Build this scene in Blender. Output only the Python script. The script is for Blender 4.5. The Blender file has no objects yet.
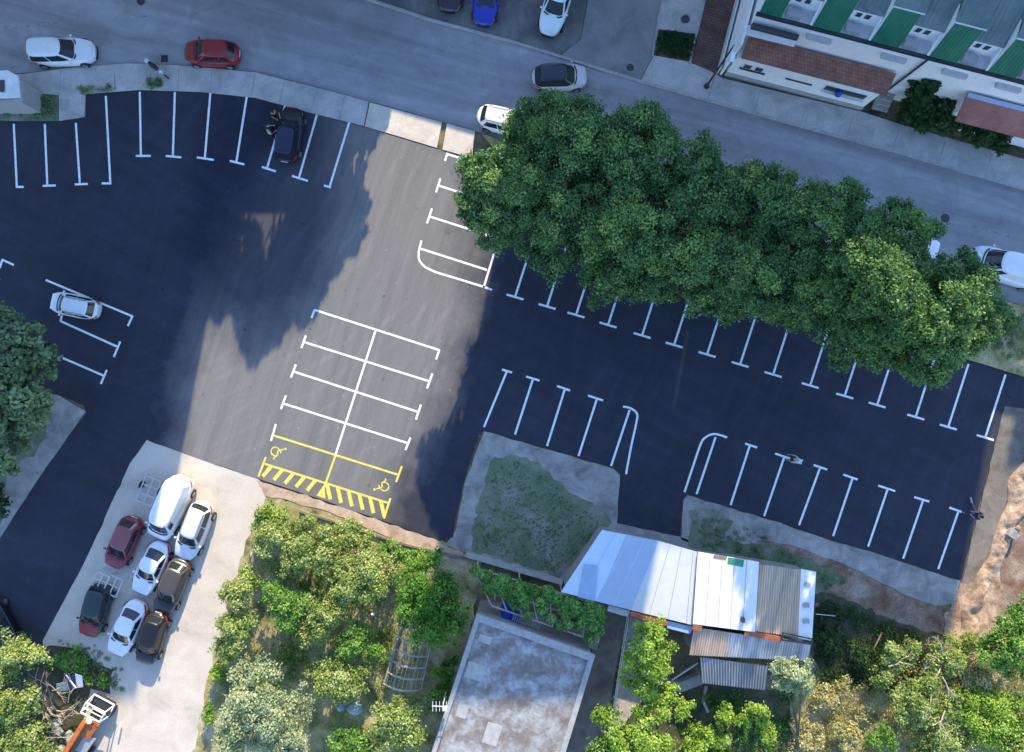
import bpy, math, random
import numpy as np
from mathutils import Vector, Matrix

random.seed(7)
RNG = np.random.default_rng(11)
SC = bpy.context.scene
COL = SC.collection
S = 14.0            # map scale: photo pixels per metre on the ground
H = 49.0            # drone height
R = math.radians
SHX = 0.19          # ground shadow direction, dx/dy
ELEV = 23.0


def W(px, py, h=0.0):
    k = (H - h) / H / S
    return Vector(((px - 512) * k, (376 - py) * k, h))


# ------------------------------------------------------------------ materials
def newmat(name):
    m = bpy.data.materials.new(name)
    m.use_nodes = True
    nt = m.node_tree
    return m, nt, nt.nodes['Principled BSDF']


def c4(c):
    return (c[0], c[1], c[2], 1.0)


def noise(nt, scale, detail=6, rough=.6, vec=None, dist=0.0):
    n = nt.nodes.new('ShaderNodeTexNoise')
    n.inputs['Scale'].default_value = scale
    n.inputs['Detail'].default_value = detail
    n.inputs['Roughness'].default_value = rough
    n.inputs['Distortion'].default_value = dist
    if vec is None:
        g = nt.nodes.new('ShaderNodeNewGeometry')
        vec = g.outputs['Position']
    nt.links.new(vec, n.inputs['Vector'])
    return n.outputs['Fac']


def ramp(nt, fac, stops):
    r = nt.nodes.new('ShaderNodeValToRGB')
    el = r.color_ramp.elements
    el[0].position, el[0].color = stops[0][0], c4(stops[0][1])
    el[1].position, el[1].color = stops[-1][0], c4(stops[-1][1])
    for p, c in stops[1:-1]:
        e = el.new(p)
        e.color = c4(c)
    nt.links.new(fac, r.inputs['Fac'])
    return r.outputs['Color']


def mixc(nt, fac, a, b, mode='MIX'):
    m = nt.nodes.new('ShaderNodeMix')
    m.data_type = 'RGBA'
    m.blend_type = mode
    for sock, v in ((m.inputs[0], fac), (m.inputs[6], a), (m.inputs[7], b)):
        if hasattr(v, 'is_linked') or hasattr(v, 'links'):
            nt.links.new(v, sock)
        elif isinstance(v, (int, float)):
            sock.default_value = v
        else:
            sock.default_value = c4(v)
    return m.outputs[2]


def mathn(nt, op, a, b=0.0, c=0.0):
    m = nt.nodes.new('ShaderNodeMath')
    m.operation = op
    for i, v in enumerate((a, b, c)):
        if isinstance(v, (int, float)):
            m.inputs[i].default_value = v
        else:
            nt.links.new(v, m.inputs[i])
    return m.outputs[0]


def bump(nt, bs, fac, strength, dist=.03):
    b = nt.nodes.new('ShaderNodeBump')
    b.inputs['Strength'].default_value = strength
    b.inputs['Distance'].default_value = dist
    nt.links.new(fac, b.inputs['Height'])
    nt.links.new(b.outputs['Normal'], bs.inputs['Normal'])


def mat_mottle(name, stops, s1=.5, s2=8., fine=.35, rough=.9, bmp=.3, w=(.33, .66), dist=.5, spec=.3):
    """large soft patches in `stops`, broken by fine grain"""
    m, nt, bs = newmat(name)
    f = noise(nt, s1, 8, .65, dist=dist)
    n = len(stops)
    st = [(w[0] + (w[1] - w[0]) * i / max(1, n - 1), c) for i, c in enumerate(stops)]
    col = ramp(nt, f, st)
    g = noise(nt, s2, 5, .7)
    gr = ramp(nt, g, [(.3, (1 - fine,) * 3), (.7, (1 + fine * .6,) * 3)])
    col = mixc(nt, 1.0, col, gr, 'MULTIPLY')
    nt.links.new(col, bs.inputs['Base Color'])
    bs.inputs['Roughness'].default_value = rough
    bs.inputs['Specular IOR Level'].default_value = spec
    if bmp:
        bump(nt, bs, g, bmp)
    return m


def mat_flat(name, c, rough=.5, metal=0., spec=.5, coat=0., var=.12, scale=3.):
    m, nt, bs = newmat(name)
    f = noise(nt, scale, 5, .6)
    col = ramp(nt, f, [(.3, tuple(x * (1 - var) for x in c)), (.7, tuple(x * (1 + var * .6) for x in c))])
    nt.links.new(col, bs.inputs['Base Color'])
    bs.inputs['Roughness'].default_value = rough
    bs.inputs['Metallic'].default_value = metal
    bs.inputs['Specular IOR Level'].default_value = spec
    bs.inputs['Coat Weight'].default_value = coat
    bs.inputs['Coat Roughness'].default_value = .08
    return m


def px_stretch(nt, ang, sx, sy):
    """coordinates stretched along a street direction"""
    g = nt.nodes.new('ShaderNodeNewGeometry')
    mp = nt.nodes.new('ShaderNodeMapping')
    mp.inputs['Rotation'].default_value = (0, 0, ang)
    nt.links.new(g.outputs['Position'], mp.inputs['Vector'])
    mp2 = nt.nodes.new('ShaderNodeMapping')
    mp2.inputs['Scale'].default_value = (sx, sy, 1)
    nt.links.new(mp.outputs['Vector'], mp2.inputs['Vector'])
    return mp2.outputs['Vector']


def mat_lot():
    m, nt, bs = newmat('new_asphalt')
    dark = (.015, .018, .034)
    sunlit_dust = (.20, .192, .188)
    g = nt.nodes.new('ShaderNodeNewGeometry')
    # pale dusty zone matched to the sunlit area, sunlight put into the colour
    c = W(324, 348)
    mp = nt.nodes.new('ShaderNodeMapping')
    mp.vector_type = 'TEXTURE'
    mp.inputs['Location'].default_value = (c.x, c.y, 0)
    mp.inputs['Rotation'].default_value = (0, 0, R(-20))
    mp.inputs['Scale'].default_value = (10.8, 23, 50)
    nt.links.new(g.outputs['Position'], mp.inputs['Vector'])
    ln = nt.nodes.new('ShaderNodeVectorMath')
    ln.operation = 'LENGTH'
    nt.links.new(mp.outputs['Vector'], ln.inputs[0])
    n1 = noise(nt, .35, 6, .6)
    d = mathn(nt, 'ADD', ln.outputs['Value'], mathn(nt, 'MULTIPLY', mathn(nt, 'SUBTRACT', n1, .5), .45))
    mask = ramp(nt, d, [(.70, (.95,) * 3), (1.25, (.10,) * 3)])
    c2 = W(262, 205)  # darker patch round the top-left bays, shade put into the asphalt colour
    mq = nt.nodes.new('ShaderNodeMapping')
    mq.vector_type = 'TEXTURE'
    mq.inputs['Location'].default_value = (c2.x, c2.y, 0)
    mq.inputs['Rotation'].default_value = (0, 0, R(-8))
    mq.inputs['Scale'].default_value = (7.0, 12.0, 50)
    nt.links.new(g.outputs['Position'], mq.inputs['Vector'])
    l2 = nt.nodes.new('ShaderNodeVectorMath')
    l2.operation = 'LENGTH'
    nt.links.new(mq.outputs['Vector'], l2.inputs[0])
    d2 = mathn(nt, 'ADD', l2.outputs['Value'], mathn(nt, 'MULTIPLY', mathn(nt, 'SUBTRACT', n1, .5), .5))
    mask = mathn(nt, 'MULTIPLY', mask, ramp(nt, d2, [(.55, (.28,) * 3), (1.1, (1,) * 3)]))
    streak = noise(nt, 1.0, 7, .7, px_stretch(nt, R(-72), .06, 1.6), .3)
    st = ramp(nt, streak, [(.3, (.80,) * 3), (.7, (1.12,) * 3)])
    sunlit_col = mixc(nt, 1.0, sunlit_dust, st, 'MULTIPLY')
    n2 = noise(nt, .25, 6, .65, dist=1.)
    dk = ramp(nt, n2, [(.3, tuple(x * .75 for x in dark)), (.7, tuple(x * 1.45 for x in dark))])
    s2 = noise(nt, 1.0, 7, .7, px_stretch(nt, R(30), .08, .9), .4)
    dk = mixc(nt, 1.0, dk, ramp(nt, s2, [(.35, (.85,) * 3), (.75, (1.5,) * 3)]), 'MULTIPLY')
    col = mixc(nt, mask, dk, sunlit_col)
    gr = noise(nt, 22, 3, .7)
    col = mixc(nt, 1.0, col, ramp(nt, gr, [(.3, (.82,) * 3), (.7, (1.15,) * 3)]), 'MULTIPLY')
    # curved tyre sweeps, oil spots and pale scuffs
    wv = nt.nodes.new('ShaderNodeTexWave')
    wv.wave_type = 'RINGS'; wv.rings_direction = 'Z'
    wv.inputs['Scale'].default_value = .22
    wv.inputs['Distortion'].default_value = 9
    wv.inputs['Detail'].default_value = 5
    wv.inputs['Detail Scale'].default_value = .35
    mpw = nt.nodes.new('ShaderNodeMapping')
    mpw.inputs['Location'].default_value = (34, -26, 0)
    nt.links.new(g.outputs['Position'], mpw.inputs['Vector'])
    nt.links.new(mpw.outputs['Vector'], wv.inputs['Vector'])
    pt_ = noise(nt, .18, 4, .6)
    sw = mathn(nt, 'MULTIPLY', ramp(nt, wv.outputs['Fac'], [(.80, (0,) * 3), (.97, (1,) * 3)]), ramp(nt, pt_, [(.45, (0,) * 3), (.6, (1,) * 3)]))
    col = mixc(nt, sw, col, mixc(nt, 1.0, col, (1.13, 1.12, 1.1), 'MULTIPLY'))
    sp = noise(nt, 1.7, 3, .5)
    col = mixc(nt, 1.0, col, ramp(nt, sp, [(.24, (.62,) * 3), (.32, (1,) * 3)]), 'MULTIPLY')
    sc_ = noise(nt, 2.6, 2, .5)
    col = mixc(nt, 1.0, col, ramp(nt, sc_, [(.70, (1,) * 3), (.78, (1.6,) * 3)]), 'MULTIPLY')
    nt.links.new(col, bs.inputs['Base Color'])
    bs.inputs['Roughness'].default_value = .85
    bs.inputs['Specular IOR Level'].default_value = .25
    bump(nt, bs, gr, .25, .01)
    return m


def mat_road():
    m, nt, bs = newmat('old_asphalt')
    s1 = noise(nt, 1.0, 8, .65, px_stretch(nt, R(15), .045, .55), .4)
    col = ramp(nt, s1, [(.28, (.20, .195, .205)), (.5, (.30, .292, .305)), (.72, (.41, .40, .41))])
    n = noise(nt, .5, 8, .7, dist=1.)
    col = mixc(nt, 1.0, col, ramp(nt, n, [(.3, (.82,) * 3), (.7, (1.15,) * 3)]), 'MULTIPLY')
    gr = noise(nt, 18, 3, .7)
    col = mixc(nt, 1.0, col, ramp(nt, gr, [(.3, (.9,) * 3), (.7, (1.08,) * 3)]), 'MULTIPLY')
    # thin sealed cracks
    v = nt.nodes.new('ShaderNodeTexVoronoi')
    v.feature = 'DISTANCE_TO_EDGE'
    v.inputs['Scale'].default_value = .16
    nz = nt.nodes.new('ShaderNodeTexNoise')
    nz.inputs['Scale'].default_value = .7
    g = nt.nodes.new('ShaderNodeNewGeometry')
    nt.links.new(g.outputs['Position'], nz.inputs['Vector'])
    vm = nt.nodes.new('ShaderNodeVectorMath')
    vm.operation = 'MULTIPLY_ADD'
    vm.inputs[1].default_value = (1.6, 1.6, 0)
    nt.links.new(nz.outputs['Color'], vm.inputs[0])
    nt.links.new(g.outputs['Position'], vm.inputs[2])
    nt.links.new(vm.outputs[0], v.inputs['Vector'])
    ck = ramp(nt, v.outputs['Distance'], [(.0, (.9,) * 3), (.010, (1,) * 3)])
    col = mixc(nt, 1.0, col, ck, 'MULTIPLY')
    nt.links.new(col, bs.inputs['Base Color'])
    bs.inputs['Roughness'].default_value = .8
    bump(nt, bs, gr, .2, .01)
    return m


def mat_paint_mark(name, c):
    m, nt, bs = newmat(name)
    f = noise(nt, 5., 8, .75)
    col = ramp(nt, f, [(.28, tuple(x * .35 for x in c)), (.40, tuple(x * .8 for x in c)), (.55, c)])
    nt.links.new(col, bs.inputs['Base Color'])
    bs.inputs['Roughness'].default_value = .6
    return m


def mat_leaf(name, dark, light, tip=None):
    m, nt, bs = newmat(name)
    a = nt.nodes.new('ShaderNodeAttribute')
    a.attribute_name = 'tone'
    a.attribute_type = 'GEOMETRY'
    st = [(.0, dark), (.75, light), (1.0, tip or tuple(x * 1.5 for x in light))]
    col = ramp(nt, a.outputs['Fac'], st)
    nt.links.new(col, bs.inputs['Base Color'])
    bs.inputs['Roughness'].default_value = .55
    bs.inputs['Specular IOR Level'].default_value = .25
    tr = nt.nodes.new('ShaderNodeBsdfTranslucent')
    nt.links.new(mixc(nt, 1.0, col, (1.5, 1.7, .6), 'MULTIPLY'), tr.inputs['Color'])
    mx = nt.nodes.new('ShaderNodeMixShader')
    mx.inputs[0].default_value = .28
    nt.links.new(bs.outputs[0], mx.inputs[1])
    nt.links.new(tr.outputs[0], mx.inputs[2])
    nt.links.new(mx.outputs[0], nt.nodes['Material Output'].inputs['Surface'])
    return m


def mat_rust(name, metal, rust, s=.5, lo=.45, hi=.65):
    m, nt, bs = newmat(name)
    f = noise(nt, s, 8, .7, dist=.8)
    col = ramp(nt, f, [(lo, metal), (hi, rust)])
    st = noise(nt, 1.0, 6, .7, px_stretch(nt, R(-80), .12, 2.5))
    col = mixc(nt, 1.0, col, ramp(nt, st, [(.3, (.65,) * 3), (.65, (1.15,) * 3)]), 'MULTIPLY')
    nt.links.new(col, bs.inputs['Base Color'])
    bs.inputs['Roughness'].default_value = .6
    return m


def mat_brick(name, c1, c2, mortar, scale, ang, bw=.5, rh=.25):
    m, nt, bs = newmat(name)
    b = nt.nodes.new('ShaderNodeTexBrick')
    b.inputs['Color1'].default_value = c4(c1)
    b.inputs['Color2'].default_value = c4(c2)
    b.inputs['Mortar'].default_value = c4(mortar)
    b.inputs['Scale'].default_value = scale
    b.inputs['Mortar Size'].default_value = .025
    b.inputs['Brick Width'].default_value = bw
    b.inputs['Row Height'].default_value = rh
    nt.links.new(px_stretch(nt, ang, 1, 1), b.inputs['Vector'])
    f = noise(nt, 1.2, 7, .7)
    col = mixc(nt, 1.0, b.outputs['Color'], ramp(nt, f, [(.3, (.6,) * 3), (.7, (1.3,) * 3)]), 'MULTIPLY')
    nt.links.new(col, bs.inputs['Base Color'])
    bs.inputs['Roughness'].default_value = .85
    return m


M = {}
M['ground'] = mat_mottle('rough_soil', [(.05, .06, .025), (.16, .13, .07), (.28, .22, .13)], .35, 5, .5, bmp=.6)
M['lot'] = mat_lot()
M['road'] = mat_road()
M['walk'] = mat_mottle('pavement_concrete', [(.34, .33, .32), (.46, .44, .42), (.56, .53, .50)], .6, 10, .18, bmp=.15)
M['slab'] = mat_mottle('clean_concrete', [(.50, .44, .37), (.60, .53, .45), (.67, .60, .51)], .9, 8, .1, bmp=.1)
M['kerb'] = mat_mottle('kerb_stone', [(.34, .33, .32), (.48, .46, .44)], 2., 12, .2)
M['yard'] = mat_mottle('yard_gravel', [(.42, .365, .31), (.56, .495, .42), (.64, .57, .49)], .45, 14, .2, bmp=.3, w=(.25, .6))
M['gravel'] = mat_mottle('grey_gravel', [(.20, .19, .18), (.33, .31, .29), (.44, .42, .39)], .7, 18, .35, bmp=.5)
M['gravel_brown'] = mat_mottle('brown_gravel', [(.13, .11, .09), (.20, .17, .145), (.26, .23, .20)], .7, 18, .3, bmp=.5)
M['dirt'] = mat_mottle('brown_dirt', [(.15, .08, .05), (.26, .17, .12), (.38, .30, .24)], .7, 9, .45, bmp=.7)
M['clay'] = mat_mottle('pale_clay', [(.22, .135, .085), (.42, .29, .20), (.62, .48, .35)], .9, 7, .4, bmp=.35)
M['pinksoil'] = mat_mottle('pink_soil', [(.36, .24, .17), (.52, .38, .28), (.62, .5, .4)], .9, 12, .3, bmp=.5)
M['grassbed'] = mat_mottle('worn_grass', [(.11, .17, .09), (.16, .20, .12), (.25, .26, .20), (.36, .34, .31)], .4, 12, .45, bmp=.6, w=(.35, .72))
M['drygrass'] = mat_mottle('dry_grass', [(.11, .13, .05), (.33, .29, .13), (.54, .45, .27)], .5, 9, .5, bmp=.8, w=(.35, .62))
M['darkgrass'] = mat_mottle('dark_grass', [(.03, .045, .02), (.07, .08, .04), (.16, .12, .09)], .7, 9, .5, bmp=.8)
M['lightroad'] = mat_mottle('worn_lane', [(.20, .20, .20), (.27, .265, .26), (.33, .32, .31)], .4, 14, .2, bmp=.2)
M['darkpave'] = mat_mottle('dark_apron', [(.11, .11, .11), (.17, .165, .16), (.23, .22, .21)], .5, 14, .25, bmp=.2)
M['wmark'] = mat_paint_mark('white_road_paint', (.86, .89, .92))
M['ymark'] = mat_paint_mark('yellow_road_paint', (.78, .66, .12))
M['fmark'] = mat_mottle('faded_road_paint', [(.2, .2, .2), (.42, .42, .42)], 3, 12, .3, w=(.4, .6))
M['glass'] = mat_flat('car_glass', (.018, .022, .028), .06, 0, .6, var=.0)
M['tyre'] = mat_flat('rubber', (.02, .02, .021), .8)
M['rim'] = mat_flat('wheel_alloy', (.45, .45, .46), .35, .8)
M['trim'] = mat_flat('black_trim', (.02, .02, .022), .5)
M['lamp'] = mat_flat('clear_lens', (.75, .78, .8), .15)
M['redlamp'] = mat_flat('red_lens', (.45, .02, .02), .2)
M['plate'] = mat_flat('plate_white', (.7, .7, .7), .4)
M['white'] = mat_mottle('white_plaster', [(.78, .79, .80), (.88, .88, .88), (.92, .92, .92)], .7, 6, .07, bmp=.05)
M['whitemetal'] = mat_flat('white_metal', (.75, .75, .75), .4, var=.1)
M['greysteel'] = mat_flat('galvanised_steel', (.55, .56, .58), .5, .1)
M['darksteel'] = mat_flat('dark_steel', (.06, .065, .07), .5, .4)
M['greyroof'] = mat_mottle('grey_green_sheet', [(.10, .15, .15), (.15, .20, .20), (.19, .25, .24)], .4, 3, .15, rough=.6)
M['greenroof'] = mat_mottle('green_sheet', [(.015, .12, .065), (.022, .16, .09), (.04, .19, .11)], .5, 4, .12, rough=.5)
M['gutter'] = mat_flat('dark_gutter', (.015, .03, .03), .4)
M['browntile'] = mat_brick('brown_tiles', (.25, .11, .08), (.31, .15, .11), (.18, .09, .07), 1., R(14.5), .22, .2)
M['redroof'] = mat_mottle('red_brown_felt', [(.27, .10, .085), (.36, .15, .12), (.41, .19, .15)], .6, 8, .2)
M['redpave'] = mat_brick('red_brown_paving', (.13, .065, .055), (.17, .09, .075), (.08, .05, .045), 1., R(14.5), .4, .2)
M['terra'] = mat_mottle('terracotta', [(.35, .10, .05), (.5, .17, .09)], 2, 10, .3)
M['roofwin'] = mat_flat('window_glass', (.03, .035, .045), .1, 0, .6)
M['greypanel'] = mat_flat('grey_shutter', (.35, .35, .36), .6)
M['palefloor'] = mat_flat('pale_terrace_floor', (.52, .52, .54), .8)
M['flatroof'] = mat_mottle('patched_flat_roof', [(.19, .165, .15), (.24, .215, .20), (.33, .33, .33), (.42, .43, .44)], .9, 4.2, .25, bmp=.2, w=(.36, .66), dist=.3)
M['parapet'] = mat_mottle('parapet_concrete', [(.3, .3, .3), (.42, .42, .42)], 2, 9, .2)
M['wallgrey'] = mat_mottle('grey_render', [(.25, .24, .23), (.38, .37, .35)], 1, 9, .2)
M['tinblue'] = mat_mottle('shaded_tin_sheet', [(.50, .60, .72), (.60, .70, .80)], .5, 5, .04, rough=.45, bmp=.05)  # blue of the roof's shaded end mixed into the tin colour
M['membrane'] = mat_mottle('white_membrane', [(.62, .66, .72), (.82, .82, .80), (.86, .85, .82)], .5, 5, .06, rough=.5, w=(.3, .5))
M['tinblue2'] = mat_flat('blue_grey_sheet', (.32, .42, .58), .5)
M['rusttin'] = mat_rust('rusty_corrugated', (.46, .44, .42), (.66, .50, .36), .25, .30, .50)
M['greytin'] = mat_rust('grey_corrugated', (.60, .60, .60), (.42, .36, .32), .5, .5, .7)
M['darktin'] = mat_rust('dark_corrugated', (.26, .28, .31), (.30, .24, .2), .6, .5, .75)
M['bark'] = mat_mottle('bark', [(.07, .055, .04), (.16, .13, .10)], 3, 14, .4)
M['deadwood'] = mat_mottle('dead_wood', [(.35, .29, .23), (.55, .48, .4)], 3, 14, .3)
M['timber'] = mat_mottle('weathered_timber', [(.32, .28, .24), (.50, .45, .40)], 2, 12, .3)
M['orange'] = mat_mottle('orange_paint', [(.36, .10, .03), (.55, .17, .04)], 2.5, 10, .25, rough=.5)
M['bluep'] = mat_flat('blue_plastic', (.01, .06, .45), .35)
M['tealplastic'] = mat_flat('pale_blue_sheet', (.32, .45, .48), .5)
M['rubble'] = mat_mottle('concrete_rubble', [(.2, .2, .2), (.45, .44, .42)], 2, 10, .3)
M['skin'] = mat_flat('skin', (.45, .27, .19), .5)
M['hair'] = mat_flat('dark_hair', (.02, .015, .012), .6)
M['navy'] = mat_flat('navy_cloth', (.03, .035, .14), .8)
M['palecloth'] = mat_flat('pale_cloth', (.6, .58, .62), .8)
M['darkcloth'] = mat_flat('dark_cloth', (.03, .03, .035), .8)
M['apt'] = mat_mottle('cream_render', [(.45, .42, .36), (.55, .52, .45)], .3, 6, .08)
LEAF = {
    'row': mat_leaf('street_tree_leaf', (.022, .060, .022), (.115, .235, .080), (.30, .40, .12)),
    'blue': mat_leaf('blue_green_leaf', (.045, .09, .04), (.20, .28, .15)),
    'turf': mat_leaf('turf_blade', (.12, .17, .08), (.21, .27, .15)),
    'olive': mat_leaf('olive_leaf', (.055, .10, .02), (.29, .37, .11), (.48, .52, .22)),
    'pale': mat_leaf('silver_leaf', (.11, .15, .07), (.38, .43, .27), (.5, .55, .38)),
    'lime': mat_leaf('lime_leaf', (.05, .12, .015), (.28, .42, .06), (.45, .55, .14)),
    'green': mat_leaf('garden_leaf', (.035, .10, .018), (.16, .31, .06), (.28, .42, .1)),
    'deep': mat_leaf('deep_green_leaf', (.02, .07, .012), (.09, .23, .03), (.18, .34, .05)),
    'dark': mat_leaf('dark_leaf', (.012, .03, .01), (.04, .085, .025)),
    'dry': mat_leaf('dry_leaf', (.15, .14, .05), (.46, .42, .19), (.62, .55, .32)),
    'vine': mat_leaf('vine_leaf', (.045, .12, .03), (.15, .32, .07), (.24, .42, .12)),
}


# ------------------------------------------------------------------ mesh helpers
def tag(o, label=None, cat=None, group=None, kind=None):
    if label: o['label'] = label
    if cat: o['category'] = cat
    if group: o['group'] = group
    if kind: o['kind'] = kind
    return o


def empty(name, loc=(0, 0, 0), rz=0.0):
    o = bpy.data.objects.new(name, None)
    COL.objects.link(o)
    o.location = loc
    o.rotation_euler = (0, 0, rz)
    o.empty_display_size = .3
    o['w'] = 0
    return o


def wempty(name, loc):
    """an empty whose parts are authored in world coordinates"""
    o = empty(name, loc)
    o['w'] = 1
    return o


class MB:
    def __init__(s):
        s.v = []
        s.f = []

    def add(s, vs, fs):
        b = len(s.v)
        s.v += [tuple(v) for v in vs]
        s.f += [tuple(i + b for i in f) for f in fs]
        return s

    def box(s, c, size, rz=0.0, M4=None):
        hx, hy, hz = size[0] / 2, size[1] / 2, size[2] / 2
        vs = [Vector((x, y, z)) for z in (-hz, hz) for x, y in ((-hx, -hy), (hx, -hy), (hx, hy), (-hx, hy))]
        rot = M4 if M4 is not None else Matrix.Rotation(rz, 3, 'Z')
        c = Vector(c)
        vs = [rot @ v + c for v in vs]
        return s.add(vs, [(3, 2, 1, 0), (4, 5, 6, 7), (0, 1, 5, 4), (1, 2, 6, 5), (2, 3, 7, 6), (3, 0, 4, 7)])

    def prism(s, poly, z0, z1):
        n = len(poly)
        a = sum(poly[i][0] * poly[(i + 1) % n][1] - poly[(i + 1) % n][0] * poly[i][1] for i in range(n))
        if a < 0: poly = poly[::-1]
        vs = [(p[0], p[1], z0) for p in poly] + [(p[0], p[1], z1) for p in poly]
        fs = [tuple(range(n, 2 * n)), tuple(range(n - 1, -1, -1))]
        fs += [(i, (i + 1) % n, n + (i + 1) % n, n + i) for i in range(n)]
        return s.add(vs, fs)

    def sheet(s, poly, z):
        n = len(poly)
        a = sum(poly[i][0] * poly[(i + 1) % n][1] - poly[(i + 1) % n][0] * poly[i][1] for i in range(n))
        if a < 0: poly = poly[::-1]
        return s.add([(p[0], p[1], z) for p in poly], [tuple(range(n))])

    def slabq(s, a, b, c, d, t):
        """thick quad, corners a b c d on top, thickness t down"""
        a, b, c, d = map(Vector, (a, b, c, d))
        n = (b - a).cross(d - a).normalized()
        if n.z < 0:
            b, d = d, b
            n = -n
        vs = [a, b, c, d, a - n * t, b - n * t, c - n * t, d - n * t]
        return s.add(vs, [(0, 1, 2, 3), (7, 6, 5, 4), (0, 4, 5, 1), (1, 5, 6, 2), (2, 6, 7, 3), (3, 7, 4, 0)])

    def tube(s, pts, radii, n=8, cap=True):
        pts = [Vector(p) for p in pts]
        if isinstance(radii, (int, float)): radii = [radii] * len(pts)
        b = len(s.v)
        for i, p in enumerate(pts):
            d = (pts[min(i + 1, len(pts) - 1)] - pts[max(i - 1, 0)]).normalized()
            up = Vector((0, 0, 1)) if abs(d.z) < .9 else Vector((1, 0, 0))
            u = d.cross(up).normalized()
            w = d.cross(u)
            for k in range(n):
                t = 2 * math.pi * k / n
                s.v.append(tuple(p + (u * math.cos(t) + w * math.sin(t)) * radii[i]))
        for i in range(len(pts) - 1):
            for k in range(n):
                a0 = b + i * n + k; a1 = b + i * n + (k + 1) % n
                s.f.append((a0, a0 + n, a1 + n, a1))
        if cap:
            s.f.append(tuple(b + k for k in range(n)))
            s.f.append(tuple(b + (len(pts) - 1) * n + k for k in range(n - 1, -1, -1)))
        return s

    def disc(s, c, r, z0, z1, n=20):
        return s.prism([(c[0] + r * math.cos(2 * math.pi * k / n), c[1] + r * math.sin(2 * math.pi * k / n)) for k in range(n)], z0, z1)

    def corr(s, a, b, c, d, n, amp, t=.01, prof=None):
        """corrugated sheet: a->b is across the ridges (n ridges), d/c the far end"""
        a, b, c, d = map(Vector, (a, b, c, d))
        nr = (b - a).cross(d - a).normalized()
        if nr.z < 0: nr = -nr
        prof = prof or [0, .7, 1, .7, 0, -.7, -1, -.7]
        k = n * len(prof)
        vs = []
        for i in range(k + 1):
            o = nr * (prof[i % len(prof)] * amp)
            f = i / k
            vs.append(a.lerp(b, f) + o)
            vs.append(d.lerp(c, f) + o)
        fs = [(2 * i, 2 * i + 2, 2 * i + 3, 2 * i + 1) for i in range(k)]
        return s.add(vs, fs)

    def build(s, name, mat, parent=None, origin=None, smooth=False):
        me = bpy.data.meshes.new(name)
        vs = s.v
        if parent is not None and parent.get('w'):
            o = parent_world(parent)
            vs = [(v[0] - o.x, v[1] - o.y, v[2] - o.z) for v in vs]
        elif origin is not None:
            vs = [(v[0] - origin[0], v[1] - origin[1], v[2] - origin[2]) for v in vs]
        me.from_pydata(vs, [], s.f)
        me.materials.append(mat)
        if smooth:
            me.polygons.foreach_set('use_smooth', [True] * len(me.polygons))
        me.update()
        ob = bpy.data.objects.new(name, me)
        COL.objects.link(ob)
        if parent is not None:
            ob.parent = parent
            if parent.get('w'): ob['w'] = 1
        elif origin is not None:
            ob.location = origin
        return ob


def parent_world(o):
    v = Vector((0, 0, 0))
    while o is not None:
        v += Vector(o.location)
        o = o.parent
    return v


def P2(pts):
    return [tuple(W(x, y))[:2] for x, y in pts]


def rough(pts, step=6, amp=1.2, seed=0, closed=True):
    rnd = random.Random(seed)
    out = []
    n = len(pts)
    for i in range(n if closed else n - 1):
        a, b = pts[i], pts[(i + 1) % n]
        L = math.hypot(b[0] - a[0], b[1] - a[1])
        k = max(1, int(L / step))
        for j in range(k):
            f = j / k
            out.append((a[0] + (b[0] - a[0]) * f + rnd.uniform(-amp, amp), a[1] + (b[1] - a[1]) * f + rnd.uniform(-amp, amp)))
    return out


def struct(name, mb, mat, parent=None):
    o = mb.build(name, mat, parent)
    if parent is None: o['kind'] = 'structure'
    return o


# kerb stones round the plots
def line_strip(pts, w, px=True):
    """quads following a polyline of pixels, width w in metres"""
    P = [W(x, y) for x, y in pts]
    L, Rr = [], []
    for i, p in enumerate(P):
        a = P[max(i - 1, 0)]; b = P[min(i + 1, len(P) - 1)]
        d = (b - a).normalized()
        n = Vector((-d.y, d.x, 0)) * (w / 2)
        L.append(p + n); Rr.append(p - n)
    return L, Rr


def strip_mb(pts, w, z, mb=None):
    mb = mb or MB()
    L, Rr = line_strip(pts, w)
    n = len(L)
    vs = [(p.x, p.y, z) for p in L] + [(p.x, p.y, z) for p in Rr]
    mb.add(vs, [(i, n + i, n + i + 1, i + 1) for i in range(n - 1)])
    return mb


# ------------------------------------------------------------------ ground & surfaces
g = MB()
N = 60
xs = np.linspace(-300, 300, 2)
struct('ground', MB().sheet([(-400, -400), (400, -400), (400, 400), (-400, 400)], -.05), M['ground'])

struct('garden_soil', MB().sheet(P2(rough([(262, 495), (330, 508), (452, 545), (480, 560), (470, 640), (440, 780), (195, 790), (212, 700), (235, 590)], 8, 2, 3)), -.02), M['drygrass'])
struct('scrub_ground', MB().sheet(P2(rough([(815, 640), (870, 690), (1060, 640), (1100, 800), (760, 800), (790, 700)], 10, 3, 4)), -.02), M['drygrass'])
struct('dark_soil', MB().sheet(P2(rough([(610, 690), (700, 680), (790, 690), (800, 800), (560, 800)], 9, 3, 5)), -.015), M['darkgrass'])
struct('bare_dirt', MB().sheet(P2(rough([(700, 515), (760, 522), (840, 552), (960, 590), (1000, 560), (1060, 440), (1100, 620), (960, 640), (900, 625), (800, 640), (700, 600)], 8, 2.5, 6)), -.016), M['dirt'])
struct('weedy_bank', MB().sheet(P2(rough([(812, 590), (850, 600), (900, 622), (945, 640), (940, 690), (830, 690), (805, 650)], 6, 2.4, 8)), -.012), M['darkgrass'])

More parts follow.
